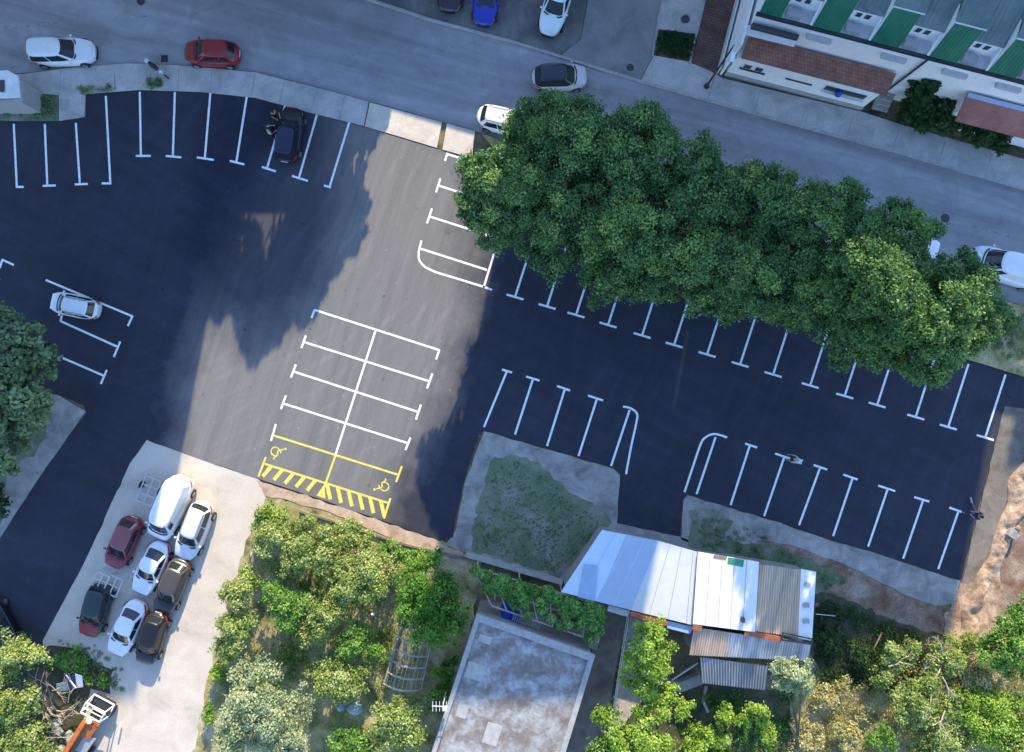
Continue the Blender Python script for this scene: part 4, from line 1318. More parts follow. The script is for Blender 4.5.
MB().prism([T_(-4.5, -.45, 0)[:2], T_(.35, -.45, 0)[:2], T_(.35, .35, 0)[:2], T_(-4.5, .35, 0)[:2]], .5, .8).build('chassis', M['darksteel'], root)
bm_ = MB()
bm_.slabq(T_(.25, .28, 2.0), T_(.25, -.02, 2.0), T_(-4.5, .25, 2.3), T_(-4.5, .55, 2.3), .35)
bm_.build('boom', M['orange'], root)
MB().slabq(T_(.1, .0, 1.7), T_(.1, -.75, 1.6), T_(-1.0, -.6, 1.5), T_(-1.0, .0, 1.6), .5).build('slewing_housing', M['orange'], root)
MB().slabq(T_(-.9, -.2, 1.45), T_(-.9, -.95, 1.35), T_(-2.2, -.8, 1.3), T_(-2.2, -.1, 1.4), .12).build('deck_panel', M['greypanel'], root)
ex = MB(); ex.disc(T_(.38, -.1, 0), .22, 1.6, 1.85, 16); ex.build('winch_drum', M['whitemetal'], root)
for u in (.75, -2.6):
    for v in (-.75, .6):
        a_, b_ = T_(u, v - .14, .45), T_(u, v + .14, .45)
        MB().tube([a_, b_], .45, 16).build('wheel', M['tyre'], root)
tag(MB().tube([tuple(W(121, 722, .3)), tuple(W(118, 736, .3))], .06, 6).build('white_post', M['whitemetal'], origin=W(120, 730)), 'short white pipe lying beside the crane truck', 'pipe')


def dead_branches(label, px, py, spread, n, seed, z=.3, r=.05, mat='deadwood', name='dead_branches'):
    rnd = random.Random(seed)
    mb = MB()
    c = W(px, py)

    def grow(p, d, ln, rad, depth):
        q = p + d * ln
        q.z = max(.08, q.z)
        mid = p.lerp(q, .5) + Vector((rnd.uniform(-.1, .1), rnd.uniform(-.1, .1), rnd.uniform(0, .15))) * ln
        mb.tube([p, mid, q], [rad, rad * .8, rad * .55], 5)
        if depth:
            for _ in range(3):
                dd = (d + Vector((rnd.uniform(-.9, .9), rnd.uniform(-.9, .9), rnd.uniform(-.1, .35)))).normalized()
                grow(mid.lerp(q, rnd.random()), dd, ln * rnd.uniform(.45, .75), rad * .55, depth - 1)
    for _ in range(n):
        a = rnd.uniform(0, 6.28)
        p = Vector((c.x + rnd.gauss(0, spread), c.y + rnd.gauss(0, spread), z * rnd.uniform(.3, 1.2)))
        grow(p, Vector((math.cos(a), math.sin(a), .15)), rnd.uniform(.8, 1.5), r, 2)
    return tag(mb.build(name, M[mat], origin=c), label, 'branches')


dead_branches('tangle of bare grey branches behind the crane truck', 58, 702, .9, 14, 3, .9, .04)
dead_branches('fallen bleached branches across the olive bushes on the slope', 922, 662, 1.2, 15, 5, 2.4, .05)
dead_branches('bare twigs by the dark red car\'s metal racks at the bushes\' edge', 52, 680, .5, 5, 8, 1., .03)

# scrap heap
c = W(73, 682)
root = tag(wempty('scrap_heap', (c.x, c.y, 0)), 'scrap heap with a blue sheet and white panels between bushes and crane truck', 'scrap')
MB().slabq(tuple(W(63, 676, .5)), tuple(W(76, 674, .7)), tuple(W(80, 688, .45)), tuple(W(64, 691, .3)), .04).build('blue_sheet', mat_flat('navy_sheet', (.02, .06, .16), .5), root)
MB().slabq(tuple(W(75, 674, .9)), tuple(W(82, 676, .8)), tuple(W(83, 687, .6)), tuple(W(77, 688, .6)), .04).build('white_panel', M['whitemetal'], root)
MB().tube([tuple(W(66, 675, .9)), tuple(W(76, 688, .8))], .05, 6).build('white_bar', M['whitemetal'], root)
MB().slabq(tuple(W(56, 684, .5)), tuple(W(66, 682, .5)), tuple(W(68, 690, .4)), tuple(W(57, 692, .3)), .05).build('pale_sheet', M['tealplastic'], root)


def rocks(name, label, px, py, n, spread, size, seed, mat='rubble', cat='rubble', group=None):
    rnd = random.Random(seed)
    c = W(px, py)
    for k in range(n):
        x, y = c.x + rnd.gauss(0, spread), c.y + rnd.gauss(0, spread)
        s = size * rnd.uniform(.5, 1.2)
        mb = MB()
        rg = []
        for zz, sc in ((-.1, .9), (.2, 1.), (.6, .8), (.85, .4)):
            rg.append([(x + s * sc * rnd.uniform(.75, 1.2) * math.cos(t), y + s * sc * rnd.uniform(.75, 1.2) * math.sin(t), s * zz) for t in np.linspace(0, 6.283, 8)[:-1]])
        ringmesh(mb, rg)
        tag(mb.build(name, M[mat], origin=Vector((x, y, 0))), label, cat, group)


rocks('concrete_block', 'broken grey concrete lump among the rubble by the bottom left bushes', 58, 733, 9, .75, .42, 4, group='concrete lumps by the bottom left bushes')
rocks('stone', 'pale stone on the dirt below the right hand bays', 826, 585, 7, 1.5, .16, 9, cat='stone', group='pale stones on the dirt')
rocks('clay_clod', 'clod of clay on the heap at the right edge', 1016, 520, 9, .55, .2, 12, 'clay', 'clod', 'clay clods on the heap')
c = W(1008, 533)
e = tag(MB().box((c.x, c.y, .35), (.75, .5, .5), R(-35)).box((c.x + .1, c.y + .28, .32), (.5, .2, .3), R(-35)).build('concrete_footing', M['rubble'], origin=W(1008, 533)), 'grey concrete footing beside the clay heap', 'footing')


# tarps in garden
def lump(name, label, px, py, rx, ry, h, mat, seed, cat):
    rnd = random.Random(seed); c = W(px, py); rg = []
    for zz, sc in ((-.05, 1.), (.35, .92), (.75, .7), (1., .3)):
        rg.append([(c.x + rx * sc * rnd.uniform(.85, 1.1) * math.cos(t), c.y + ry * sc * rnd.uniform(.85, 1.1) * math.sin(t), h * zz) for t in np.linspace(0, 6.283, 13)[:-1]])
    return tag(ringmesh(MB(), rg).build(name, mat, origin=c, smooth=True), label, cat)


lump('tarpaulin', 'pale teal tarpaulin bundle in the lower garden, larger of two', 356, 708, .62, .45, .55, M['tealplastic'], 3, 'tarpaulin')
lump('tarpaulin', 'small teal tarpaulin bundle next to the larger one', 341, 707, .3, .3, .35, M['tealplastic'], 4, 'tarpaulin')
c = W(361, 630)
tag(MB().tube([(c.x + .22 * math.cos(t), c.y + .22 * math.sin(t), .12) for t in np.linspace(0, 6.283, 16)], .07, 6, False).build('old_tyre', M['greypanel'], origin=c), 'pale ring lying on the dry grass left of the bare frame', 'tyre')
lump('white_bag', 'small white bag in the garden between the fruit trees', 303, 637, .3, .14, .25, M['whitemetal'], 6, 'bag')
lump('white_bag', 'small white bag near the top of the dry garden path', 373, 614, .2, .16, .2, M['whitemetal'], 7, 'bag')


# greenhouse frame
c = W(408, 660)
root = tag(wempty('greenhouse_frame', (c.x, c.y, 0)), 'bare pale timber greenhouse frame with curved ribs in the garden', 'frame')
A0, A1 = Vector(W(401, 624, 1.6)), Vector(W(384, 684, 1.6))
B0, B1 = Vector(W(431, 647, 1.6)), Vector(W(421, 690, 1.6))
B0 = Vector(W(433, 634, 1.6))
for k in range(6):
    f = k / 5
    a = A0.lerp(A1, f); b = B0.lerp(B1, f)
    pts = [Vector((a.x, a.y, 0))] + [a.lerp(b, t) + Vector((0, 0, .55 * math.sin(math.pi * t))) for t in np.linspace(0, 1, 9)] + [Vector((b.x, b.y, 0))]
    MB().tube(pts, .075, 6).build('rib', M['timber'], root)
for t in (0, .25, .5, .75, 1):
    o_ = Vector((0, 0, .55 * math.sin(math.pi * t) + .03))
    MB().tube([A0.lerp(B0, t) + o_, A1.lerp(B1, t) + o_], .05 if t in (0, 1) else .02, 6).build('rail', M['timber'], root)
lattice = MB()
for t in np.linspace(.06, .94, 9):
    o_ = Vector((0, 0, .55 * math.sin(math.pi * t) - .03))
    lattice.tube([A0.lerp(B0, t) + o_, A1.lerp(B1, t) + o_], .010, 4)
lattice.build('lattice', M['greysteel'], root)

# ------------------------------------------------------------------ flat roofed house
hr = 3.5
rc = [(478, 617), (592, 657), (548, 800), (418, 800)]
c = W(512, 700)
root = tag(wempty('flat_roofed_house', (c.x, c.y, 0)), 'flat roofed grey house with patched white and brown roof', 'house')
q = [W(x, y, hr) for x, y in rc]
pl = [(p.x, p.y) for p in q]
MB().prism(pl, -.1, hr - .25).build('wall', M['wallgrey'], root)


def inset(poly, d):
    cx = sum(p[0] for p in poly) / len(poly); cy = sum(p[1] for p in poly) / len(poly)
    out = []
    for p in poly:
        v = Vector((p[0] - cx, p[1] - cy)); L_ = v.length
        v *= (L_ - d * 1.4) / L_
        out.append((cx + v.x, cy + v.y))
    return out


MB().prism(inset(pl, -.12), hr - .248, hr - .1).build('roof', M['flatroof'], root)
pi_, po_ = inset(pl, .22), inset(pl, -.18)
pm_ = MB()
for i in range(4):
    j = (i + 1) % 4
    pm_.prism([po_[i], po_[j], pi_[j], pi_[i]], hr - .12, hr + .1)
pm_.build('parapet', M['parapet'], root)
for (x, y, w_, h_) in [(485, 640, 12, 7), (475, 672, 17, 15), (492, 735, 14, 20), (462, 712, 10, 12)]:
    p = W(x, y, hr)
    MB().box((p.x, p.y, hr - .095), (w_ / S, h_ / S, .012), R(-18)).build('roof_patch', M['kerb'], root)
# tv antenna on the left edge
c = W(443, 706, 4.6)
root = tag(wempty('tv_antenna', (c.x, c.y, 3.5)), 'tv antenna on the left parapet of the flat roofed house', 'antenna')
MB().tube([(c.x, c.y, 2.6), (c.x, c.y, 4.8)], .03, 6).build('mast', M['greysteel'], root)
am = MB()
am.tube([(c.x - .7, c.y + .05, 4.7), (c.x + .3, c.y, 4.7)], .025, 5)
for k in range(5):
    x = c.x - .65 + k * .22
    am.tube([(x, c.y - .3, 4.71), (x, c.y + .35, 4.71)], .018, 4)
am.build('aerial', M['whitemetal'], root)
MB().box((c.x + .05, c.y - .35, 4.2), (.28, .2, .3)).build('bracket', M['whitemetal'], root)
c = W(458, 672, 3)
tag(lump('wall_lamp', 'white object fixed on the left wall of the flat roofed house', 459, 673, .12, .3, .3, M['whitemetal'], 7, 'fitting'), None)

# pergola with vine
hp = 2.6
c = W(535, 610)
root = tag(wempty('pergola', (c.x, c.y, 0)), 'timber pergola along the top side of the flat roofed house', 'pergola')
a0, a1 = Vector(W(492, 606, hp)), Vector(W(598, 642, hp))       # along the house
b0, b1 = Vector(W(474, 568, hp)), Vector(W(604, 606, hp))
for a, b in ((a0, a1), (b0, b1), (a0.lerp(b0, .5), a1.lerp(b1, .5))):
    MB().tube([a, b], .07, 6).build('beam', M['timber'], root)
for k in range(8):
    f = k / 7
    MB().tube([a0.lerp(a1, f) + Vector((0, 0, .1)), b0.lerp(b1, f) + Vector((0, 0, .1))], .05, 6).build('rafter', M['timber'], root)
for f in (0.02, .35, .68, .98):
    for a, b in ((a0, a1), (b0, b1)):
        p = a.lerp(b, f)
        MB().tube([(p.x, p.y, 0), (p.x, p.y, hp)], .06, 6).build('post', M['timber'], root)
rm_ = MB()
for k in range(14):
    f = .22 + k * .019
    p = a0.lerp(a1, f)
    rm_.box((p.x - .12, p.y - .33, hp - .3), (.05, .45, .03), R(-18))
rm_.build('slatted_shelf', M['timber'], root)
cs, rs, ts = [], [], []
rnd = random.Random(4)
for k in range(230):
    f, gq = rnd.random(), rnd.random() ** .8
    hole = ((.08 < f < .22 and gq < .45) or (.36 < f < .55 and gq < .38) or (.75 < f < .9 and gq < .25))
    if hole or (gq < .42 and rnd.random() < .7): continue
    p = a0.lerp(a1, f).lerp(b0.lerp(b1, f), gq)
    cs.append((p.x, p.y, hp + .05 + rnd.uniform(0, .35))); rs.append(rnd.uniform(.15, .45)); ts.append(rnd.uniform(.25, .8))
vine = leaf_mesh('vine', cs, rs, 60, .2, LEAF['vine'], None, ts, seed=77, origin=(c.x, c.y, 0))
tag(vine, 'green vine growing over the pergola', 'vine')
for x, y, lb in ((506, 611, 'blue plastic barrel beside the pergola, left one'), (515, 614, 'blue plastic barrel beside the pergola, right one')):
    p = W(x, y, 1.2)
    bb = tag(wempty('blue_barrel', (p.x, p.y, 0)), lb, 'barrel', 'blue barrels by the pergola')
    MB().tube([(p.x, p.y, .0), (p.x, p.y, .2), (p.x, p.y, .6), (p.x, p.y, 1.9), (p.x, p.y, 2.0)], [.33, .36, .37, .36, .33], 16).build('drum', M['bluep'], bb, smooth=True)
    MB().disc((p.x, p.y), .30, 2.0, 2.03, 16).build('lid', M['bluep'], bb)
# terrace below barrels
struct('terrace', MB().prism(P2([(484, 600), (600, 630), (597, 650), (490, 618)]), -.05, .1), M['wallgrey'])

# railing of the house path
c = W(610, 660)
root = tag(wempty('railing', (c.x, c.y, 0)), 'thin pale railing along the house path', 'railing')
ra, rb = W(626, 614), W(606, 745)
for z in (.5, 1.):
    MB().tube([(ra.x, ra.y, z), (rb.x, rb.y, z)], .03, 6).build('rail', M['whitemetal'], root)
for k in range(9):
    p = ra.lerp(rb, k / 8)
    MB().tube([(p.x, p.y, 0), (p.x, p.y, 1.0)], .03, 6).build('post', M['whitemetal'], root)
struct('deck', MB().sheet(P2([(628, 616), (665, 625), (650, 690), (612, 740), (608, 740)]), .03), M['timber'])

# ------------------------------------------------------------------ tin roofed shed group
c = W(690, 600)
root = tag(wempty('tin_roofed_shed', (c.x, c.y, 0)), 'long shed with white and rusty tin roofs below the parking lot', 'shed')


def Q(pts, hs):
    if isinstance(hs, (int, float)): hs = [hs] * len(pts)
    return [Vector(W(x, y, h)) for (x, y), h in zip(pts, hs)]


# walls
wq = Q([(604, 534), (696, 557), (812, 576), (808, 637), (692, 622), (566, 590)], 2.7)
MB().prism([(p.x, p.y) for p in wq], -.1, 2.75).build('wall', M['wallgrey'], root)
hA = [3.35, 3.35, 3.0, 3.0]
a = Q([(602, 530), (659, 541), (631, 610), (561, 592)], hA)
MB().slabq(*a, .05).build('roof', M['tinblue'], root)
a2 = Q([(658.4, 541), (697, 552), (692.5, 625), (630.6, 610)], hA)
sl = [p + Vector((0, 0, .012)) for p in a2]
MB().slabq(*sl, .05).build('roof', mat_mottle('pale_sheet_metal', [(.58, .58, .58), (.66, .66, .66)], .5, 5, .04, rough=.5), root)
for x, n_ in ((0.25, 1), (.5, 1), (.75, 1)):
    s0 = a[0].lerp(a[1], x) + Vector((0, 0, .02)); s1 = a[3].lerp(a[2], x) + Vector((0, 0, .02))
    MB().tube([s0, s1], .02, 5).build('seam', M['tinblue'], root)
dk = Q([(627, 534.6), (658.6, 541), (630.7, 610), (597.5, 601.5)], [3.36, 3.36, 3.01, 3.01])  # extra sheet over the shaded half, shade put into its darker blue
MB().slabq(*[p + Vector((0, 0, .02)) for p in dk], .02).build('roof_shade_sheet', mat_mottle('deep_shaded_tin', [(.36, .44, .56), (.42, .50, .62)], .5, 5, .05, rough=.45, bmp=.05), root)
pp = Q([(584, 565), (598, 566), (594, 601), (578, 597)], [3.19, 3.19, 3.03, 3.03])
MB().slabq(*[p + Vector((0, 0, .03)) for p in pp], .02).build('roof_panel', M['tinblue2'], root)
b4 = Q([(698, 552), (759, 562), (755, 632), (693, 624)], [3.55, 3.55, 3.25, 3.25])
MB().slabq(*b4, .06).build('roof', M['membrane'], root)
for f_ in (.2, .4, .6, .8):
    MB().tube([b4[0].lerp(b4[1], f_) + Vector((0, 0, .01)), b4[3].lerp(b4[2], f_) + Vector((0, 0, .01))], .018, 5).build('seam', M['greypanel'], root)
for f_ in (.3, .6, .9):
    MB().tube([a2[0].lerp(a2[1], f_) + Vector((0, 0, .022)), a2[3].lerp(a2[2], f_) + Vector((0, 0, .022))], .015, 5).build('seam', M['greypanel'], root)
gp = Q([(728, 557), (744, 560), (743, 567), (727, 564)], [3.53, 3.53, 3.5, 3.5])
MB().slabq(*[p + Vector((0, 0, .03)) for p in gp], .02).build('roof_panel', mat_flat('green_patch', (.05, .28, .14), .6), root)
gp = Q([(714, 554.5), (727, 556.5), (726, 560), (713, 558)], [3.55, 3.55, 3.53, 3.53])
MB().slabq(*[p + Vector((0, 0, .03)) for p in gp], .02).build('roof_panel', mat_flat('brown_patch', (.28, .2, .16), .6), root)
ch = W(743, 620, 3.5)
MB().box((ch.x, ch.y, 3.4), (.22, .3, .4)).build('chimney', M['darksteel'], root)
b5 = Q([(758, 564), (801, 570), (798, 637), (753, 631)], [3.5, 3.5, 3.15, 3.15])
MB().corr(b5[0], b5[1], b5[2], b5[3], 18, .05).build('roof', M['rusttin'], root)
b6 = Q([(801, 569), (816, 572), (812, 641), (798, 638)], [3.52, 3.5, 3.15, 3.15])
MB().slabq(*b6, .05).build('roof', M['membrane'], root)
for (x, y) in ((807, 584), (806, 605), (806, 621)):
    p = W(x, y, 3.4)
    MB().box((p.x, p.y, 3.42), (.4, .28, .14)).build('roof_vent', M['greypanel'], root)
rd = Q([(783, 633), (812, 639), (811, 644), (782, 639)], 3.3)
fr_ = MB()
for i in range(4): fr_.tube([rd[i], rd[(i + 1) % 4]], .05, 5)
fr_.build('gutter_frame', M['darksteel'], root)
t1 = Q([(694, 627), (811, 645), (808, 661), (689, 655)], [3.0, 3.0, 2.6, 2.6])
MB().corr(t1[0], t1[0].lerp(t1[1], .3), t1[3].lerp(t1[2], .3), t1[3], 15, .05).build('lean_to_roof', M['rusttin'], root)
MB().corr(t1[0].lerp(t1[1], .3), t1[1], t1[2], t1[3].lerp(t1[2], .3), 32, .055).build('lean_to_roof', M['greytin'], root)
t2 = Q([(700, 657), (768, 666), (765, 690), (702, 683)], [2.45, 2.45, 2.1, 2.1])
MB().corr(t2[0], t2[1], t2[2], t2[3], 24, .05).build('porch_roof', M['darktin'], root)
for (x, y) in ((704, 681), (763, 688), (733, 684)):
    p = W(x, y, 2.1)
    MB().tube([(p.x, p.y, 0), (p.x, p.y, 2.1)], .06, 6).build('post', M['timber'], root)
lw = Q([(696, 630), (808, 646), (805, 658), (692, 652)], 2.4)
MB().prism([(p.x, p.y) for p in lw], -.1, 2.45).build('lean_to_wall', M['wallgrey'], root)
# terracotta edges
for (x0, y0, x1, y1, h0) in ((631, 611, 668, 621, 2.9), (693, 624.5, 702, 626.5, 3.2), (745, 630, 782, 637, 3.15)):
    p0, p1 = W(x0, y0, h0), W(x1, y1, h0)
    d_ = (p1 - p0).normalized(); n_ = Vector((-d_.y, d_.x, 0))
    MB().slabq(p0 + Vector((0, 0, .05)), p1 + Vector((0, 0, .05)), p1 - n_ * .35, p0 - n_ * .35, .08).build('tile_edge', M['terra'], root)
pp = Q([(668, 621), (693, 627), (690, 634), (667, 628)], 2.8)
MB().slabq(*pp, .05).build('awning', M['tinblue2'], root)
# stair/ladder left corner
pp = Q([(609, 605), (630, 611), (628, 617), (607, 611)], 2.85)
MB().slabq(*pp, .1).build('corner_slab', M['kerb'], root)
# long pole and lean-to wall by the feathery tree
pp = [Vector(W(698, 663, 1.2)), Vector(W(672, 680, 1.0))]
tag(MB().tube(pp, .06, 6).build('leaning_pole', M['greysteel'], origin=W(690, 670)), 'pale pole leaning beside the dark corrugated porch', 'pole')
tag(kerb_mb([(664, 682), (680, 684), (700, 676)], .7, -.05, .5).build('stone_wall', M['wallgrey'], origin=W(680, 684)), 'low grey wall between the lime tree and the porch', 'wall')
tag(MB().tube([W(706, 686, .1), W(703, 700, .1), W(708, 712, .1)], .12, 7).build('garden_pipe', M['greypanel'], origin=W(706, 700)), 'pale pipe curving through the grass below the porch', 'pipe')
lump('white_basin', 'white basin at the foot of the lime trees by the low wall', 671, 693, .35, .22, .3, M['whitemetal'], 8, 'basin')
tag(MB().tube([W(816, 614, 2.9), W(835, 616, .6)], .03, 5).build('drain_pole', M['greysteel'], origin=W(826, 615)), 'thin pole sticking out from the right end of the shed', 'pole')

# ------------------------------------------------------------------ green roofed block, top right
c0 = W(737, 59)
TH = math.atan2(-.25, .968)
root = tag(empty('green_roofed_block', (c0.x, c0.y, 0), TH), 'white block with grey green roof, green roof strips and brown roofed front', 'building')
U = Vector((math.cos(TH), math.sin(TH), 0)); V_ = Vector((-math.sin(TH), math.cos(TH), 0))


def LB(px, py, h=0.):
    p = W(px, py, h) - Vector((c0.x, c0.y, 0))
    return Vector((p.x * U.x + p.y * U.y, p.x * V_.x + p.y * V_.y, h))


u0 = -.6
u1 = 26.
MB().prism([(u0, 0), (u1, 0), (u1, 12), (u0, 12)], -.1, 6.0).build('wall', M['white'], root)
MB().prism([(u0 - .15, -.18), (u1, -.18), (u1, -.003), (u0 - .15, -.003)], 5.85, 6.08).build('gutter', M['gutter'], root)
MB().prism([(u0, .0), (u1, .0), (u1, 1.0), (u0, 1.0)], 6.003, 6.03).build('terrace_floor', M['palefloor'], root)
# grey main roof
sb, hb_ = .85, 7.25
nR = 95
MB().corr((u0 - .3, sb, hb_), (u1, sb, hb_), (u1, 8, hb_ + 4.6), (u0 - .3, 8, hb_ + 4.6), nR, .035, prof=[0, 0, 0, 1, 1, 0]).build('roof', M['greyroof'], root)
MB().add([(u0, sb + .05, 6.0), (u0, 12, 6.0), (u0, 12, 7.2), (u0, 8, hb_ + 4.5), (u0, sb + .05, hb_ - .05)], [(0, 1, 2, 3, 4)]).build('gable', M['white'], root)
MB().prism([(u0 + .01, sb + .05), (u1, sb + .05), (u1, sb + .2), (u0 + .01, sb + .2)], 6.03, hb_).build('terrace_wall', M['white'], root)
# strips
us0 = LB(872, 37, 6.1).x
per_ = (LB(930, 54, 6.1).x - us0)
wid = LB(899, 45, 6.1).x - us0
k = -2
while True:
    a_ = us0 + k * per_
    if a_ > u1 - 1: break
    if a_ + wid > u0 + .2:
        s0 = max(a_, u0)
        s1 = a_ + wid
        MB().corr((s0, -.05, 6.1), (s1, -.05, 6.1), (s1, 1.0, 8.2), (s0, 1.0, 8.2), 8, .03, prof=[0, 0, 0, 1, 1, 0]).build('green_roof_strip', M['greenroof'], root)
        for s_, nm in ((s0 + .02, 0), (s1 - .02, 1)):
            MB().add([(s_ - .04, -.02, 6.04), (s_ - .04, 1.0, 8.12), (s_ - .04, 2.4, 8.12), (s_ - .04, 1.0, 6.04), (s_ + .04, -.02, 6.04), (s_ + .04, 1.0, 8.12), (s_ + .04, 2.4, 8.12), (s_ + .04, 1.0, 6.04)],
                     [(0, 1, 2, 3), (7, 6, 5, 4), (0, 4, 5, 1), (1, 5, 6, 2), (2, 6, 7, 3), (3, 7, 4, 0)]).build('cheek', M['white'], root)
        MB().corr((s0 - .05, .98, 8.27), (s1 + .1, .98, 8.27), (s1 + .1, 2.5, 8.75), (s0 - .05, 2.5, 8.75), 12, .035, prof=[0, 0, 0, 1, 1, 0]).build('strip_cap', M['greyroof'], root)
        MB().tube([(s0 - .06, .97, 8.27), (s1 + .12, .97, 8.27)], .05, 6).build('ridge_trim', M['greysteel'], root)
        # next recess
        r0, r1 = s1 + .08, a_ + per_ - .05
        mid_ = (r0 + r1) / 2 - .15
        for d_ in (-.28, .28):
            w_ = MB().box((mid_ + d_, sb + .035, 6.88), (.42, .05, .5)).build('window_frame', M['whitemetal'], root)
            MB().box((mid_ + d_, sb + .0, 6.88), (.32, .03, .4)).build('pane', M['roofwin'], w_)
        MB().box((mid_ - .2, .35, 6.2), (.9, .5, .3)).build('balcony_box', M['greypanel'], root)
        MB().slabq((r1 - .12, -.05, 6.12), (r1, -.05, 6.12), (r1, .95, 7.3), (r1 - .12, .95, 7.3), .05).build('verge_board', M['whitemetal'], root)
    k += 1
# flat shutters high on the wall
for (x, y) in ((822, 32), (897, 53), (958, 70), (1012, 84)):
    p = LB(x, y, 5.4)
    MB().box((p.x, -.16, 5.1), (1.6, .3, .25)).build('roller_box', M['palefloor'], root)
p = LB(930, 57, 6)
MB().tube([(p.x, -.12, .1), (p.x, -.12, 5.9)], .07, 8).build('downpipe', M['gutter'], root)
p = LB(757, 12, 6)
# first front extension with brown roof
e0, e1 = LB(724, 77).x + .0, LB(860, 108).x
vf = LB(790, 92).y
MB().prism([(e0, vf), (e1, vf), (e1, -.004), (e0, -.004)], -.1, 2.75).build('extension_wall', M['white'], root)
MB().prism([(e0 - .05, vf - .05), (e1 + .05, vf - .05), (e1 + .05, vf - .004), (e0 - .05, vf - .004)], -.1, .55).build('plinth', M['kerb'], root)
MB().slabq((e0 + .25, vf - .12, 2.95), (e1 + .35, vf - .12, 2.95), (e1 + .35, -.19, 3.6), (e0 + .25, -.19, 3.6), .12).build('brown_roof', M['browntile'], root)
for (x, y, w_) in ((754, 67, 1.0), (762, 69.5, .0), (800, 79, 1.9)):
    if w_ == 0: continue
    p = LB(x, y, 1.9)
    if w_ < 1.5:
        for d_ in (-.45, .35):
            f_ = MB().box((p.x + d_, vf - .03, 2.0), (.62, .06, .6)).build('window_frame', M['whitemetal'], root)
            MB().box((p.x + d_, vf - .065, 2.0), (.5, .02, .48)).build('pane', M['roofwin'], f_)
        MB().box((p.x, vf - .07, 1.62), (1.8, .14, .05)).build('window_sill', M['darksteel'], root)
    else:
        MB().box((p.x, vf - .05, 1.75), (w_, .1, .06)).build('ledge', M['darksteel'], root)
p = LB(845, 92, 1.9)
f_ = MB().box((p.x, vf - .03, 1.95), (3.0, .06, .7)).build('window_frame', M['whitemetal'], root)
MB().box((p.x, vf - .065, 1.95), (2.85, .02, .58)).build('pane', M['roofwin'], f_)
MB().box((p.x, vf - .12, 1.55), (3.1, .26, .06)).build('window_sill', M['whitemetal'], root)
# white porch canopy upper left
pa = [LB(745, 24, 4.6), LB(797, 38, 4.6), LB(794, 47, 4.3), LB(741, 34, 4.3)]
MB().slabq(*pa, .1).build('porch_canopy', M['whitemetal'], root)
pa = [LB(754, 16, 5.0), LB(800, 29, 5.0)]
MB().tube([Vector((pa[0].x, -.35, 5.)), Vector((pa[1].x, -.35, 5.))], .2, 12).build('roller_shutter', M['darksteel'], root)
# second front extension, right edge
e2 = LB(958, 118, 3).x
MB().prism([(e2 + .2, vf + .35), (u1, vf + .35), (u1, -.004), (e2 + .2, -.004)], -.1, 2.7).build('extension_wall', M['white'], root)
MB().slabq((e2, vf - .5, 2.75), (u1, vf - .5, 2.75), (u1, -.2, 3.5), (e2, -.2, 3.5), .12).build('brown_roof', M['redroof'], root)
MB().slabq((e2, -.45, 3.44), (u1, -.45, 3.44), (u1, -.19, 3.56), (e2, -.19, 3.56), .03).build('flashing', M['tinblue2'], root)
# steps
sp = LB(880, 106)
for i in range(4):
    MB().box((sp.x, sp.y + i * .3 - .2, .1 + i * .09), (1.1, .32, .2 + i * .18)).build('step', M['kerb'], root)
# fascia at left end
MB().prism([(u0 - .35, vf - .1), (u0 - .2, vf - .1), (u0 - .2, 12), (u0 - .35, 12)], -.1, 4.6).build('side_fin', M['white'], root)
MB().prism([(u0 - .6, vf - .1), (u0 - .5, vf - .1), (u0 - .5, 10), (u0 - .6, 10)], -.1, 1.1).build('side_rail', M['whitemetal'], root)
# blue ball on the sill
p = LB(840.5, 89.5, 2.0)
wp = Vector((c0.x, c0.y, 0)) + U * p.x + V_ * (vf - .2)
bb = MB()
rg = [[(wp.x + .24 * math.sin(a) * math.cos(t), wp.y + .24 * math.sin(a) * math.sin(t), 1.82 - .24 * math.cos(a)) for t in np.linspace(0, 6.283, 13)[:-1]] for a in np.linspace(.15, 3.0, 8)]
tag(ringmesh(bb, rg).build('blue_ball', M['bluep'], origin=Vector((wp.x, wp.y, 1.58)), smooth=True), 'blue ball on the long window sill of the green roofed block', 'ball')

struct('brick_path', MB().prism(P2([(719, -60), (743, -60), (724, 76), (720, 76), (691, 64)]), .12, .128), M['redpave'])
struct('path_kerb', kerb_mb([(717, -60), (689, 65)], .14, .1, .2), M['kerb'])
struct('path_kerb', kerb_mb([(673, -60), (656, 30), (652, 57)], .10, .1, .17), M['kerb'])

# lamp post
b = W(706, 87)
root = tag(wempty('street_lamp', (b.x, b.y, .12)), 'thin grey street lamp on the pavement beside the brick path', 'street lamp')
MB().disc(b, .2, .12, .2, 14).build('base', M['darksteel'], root)
MB().tube([(b.x, b.y, .1), (b.x, b.y, 3), (b.x, b.y, 6.2)], [.09, .075, .05], 10).build('pole', M['darksteel'], root)
MB().tube([(b.x, b.y, 6.15), (b.x - .1, b.y - .3, 6.3), (b.x - .12, b.y - .6, 6.3)], .035, 6).build('arm', M['greysteel'], root)
MB().box((b.x - .12, b.y - .8, 6.3), (.26, .6, .1), R(-10)).build('lamp_head', M['whitemetal'], root)

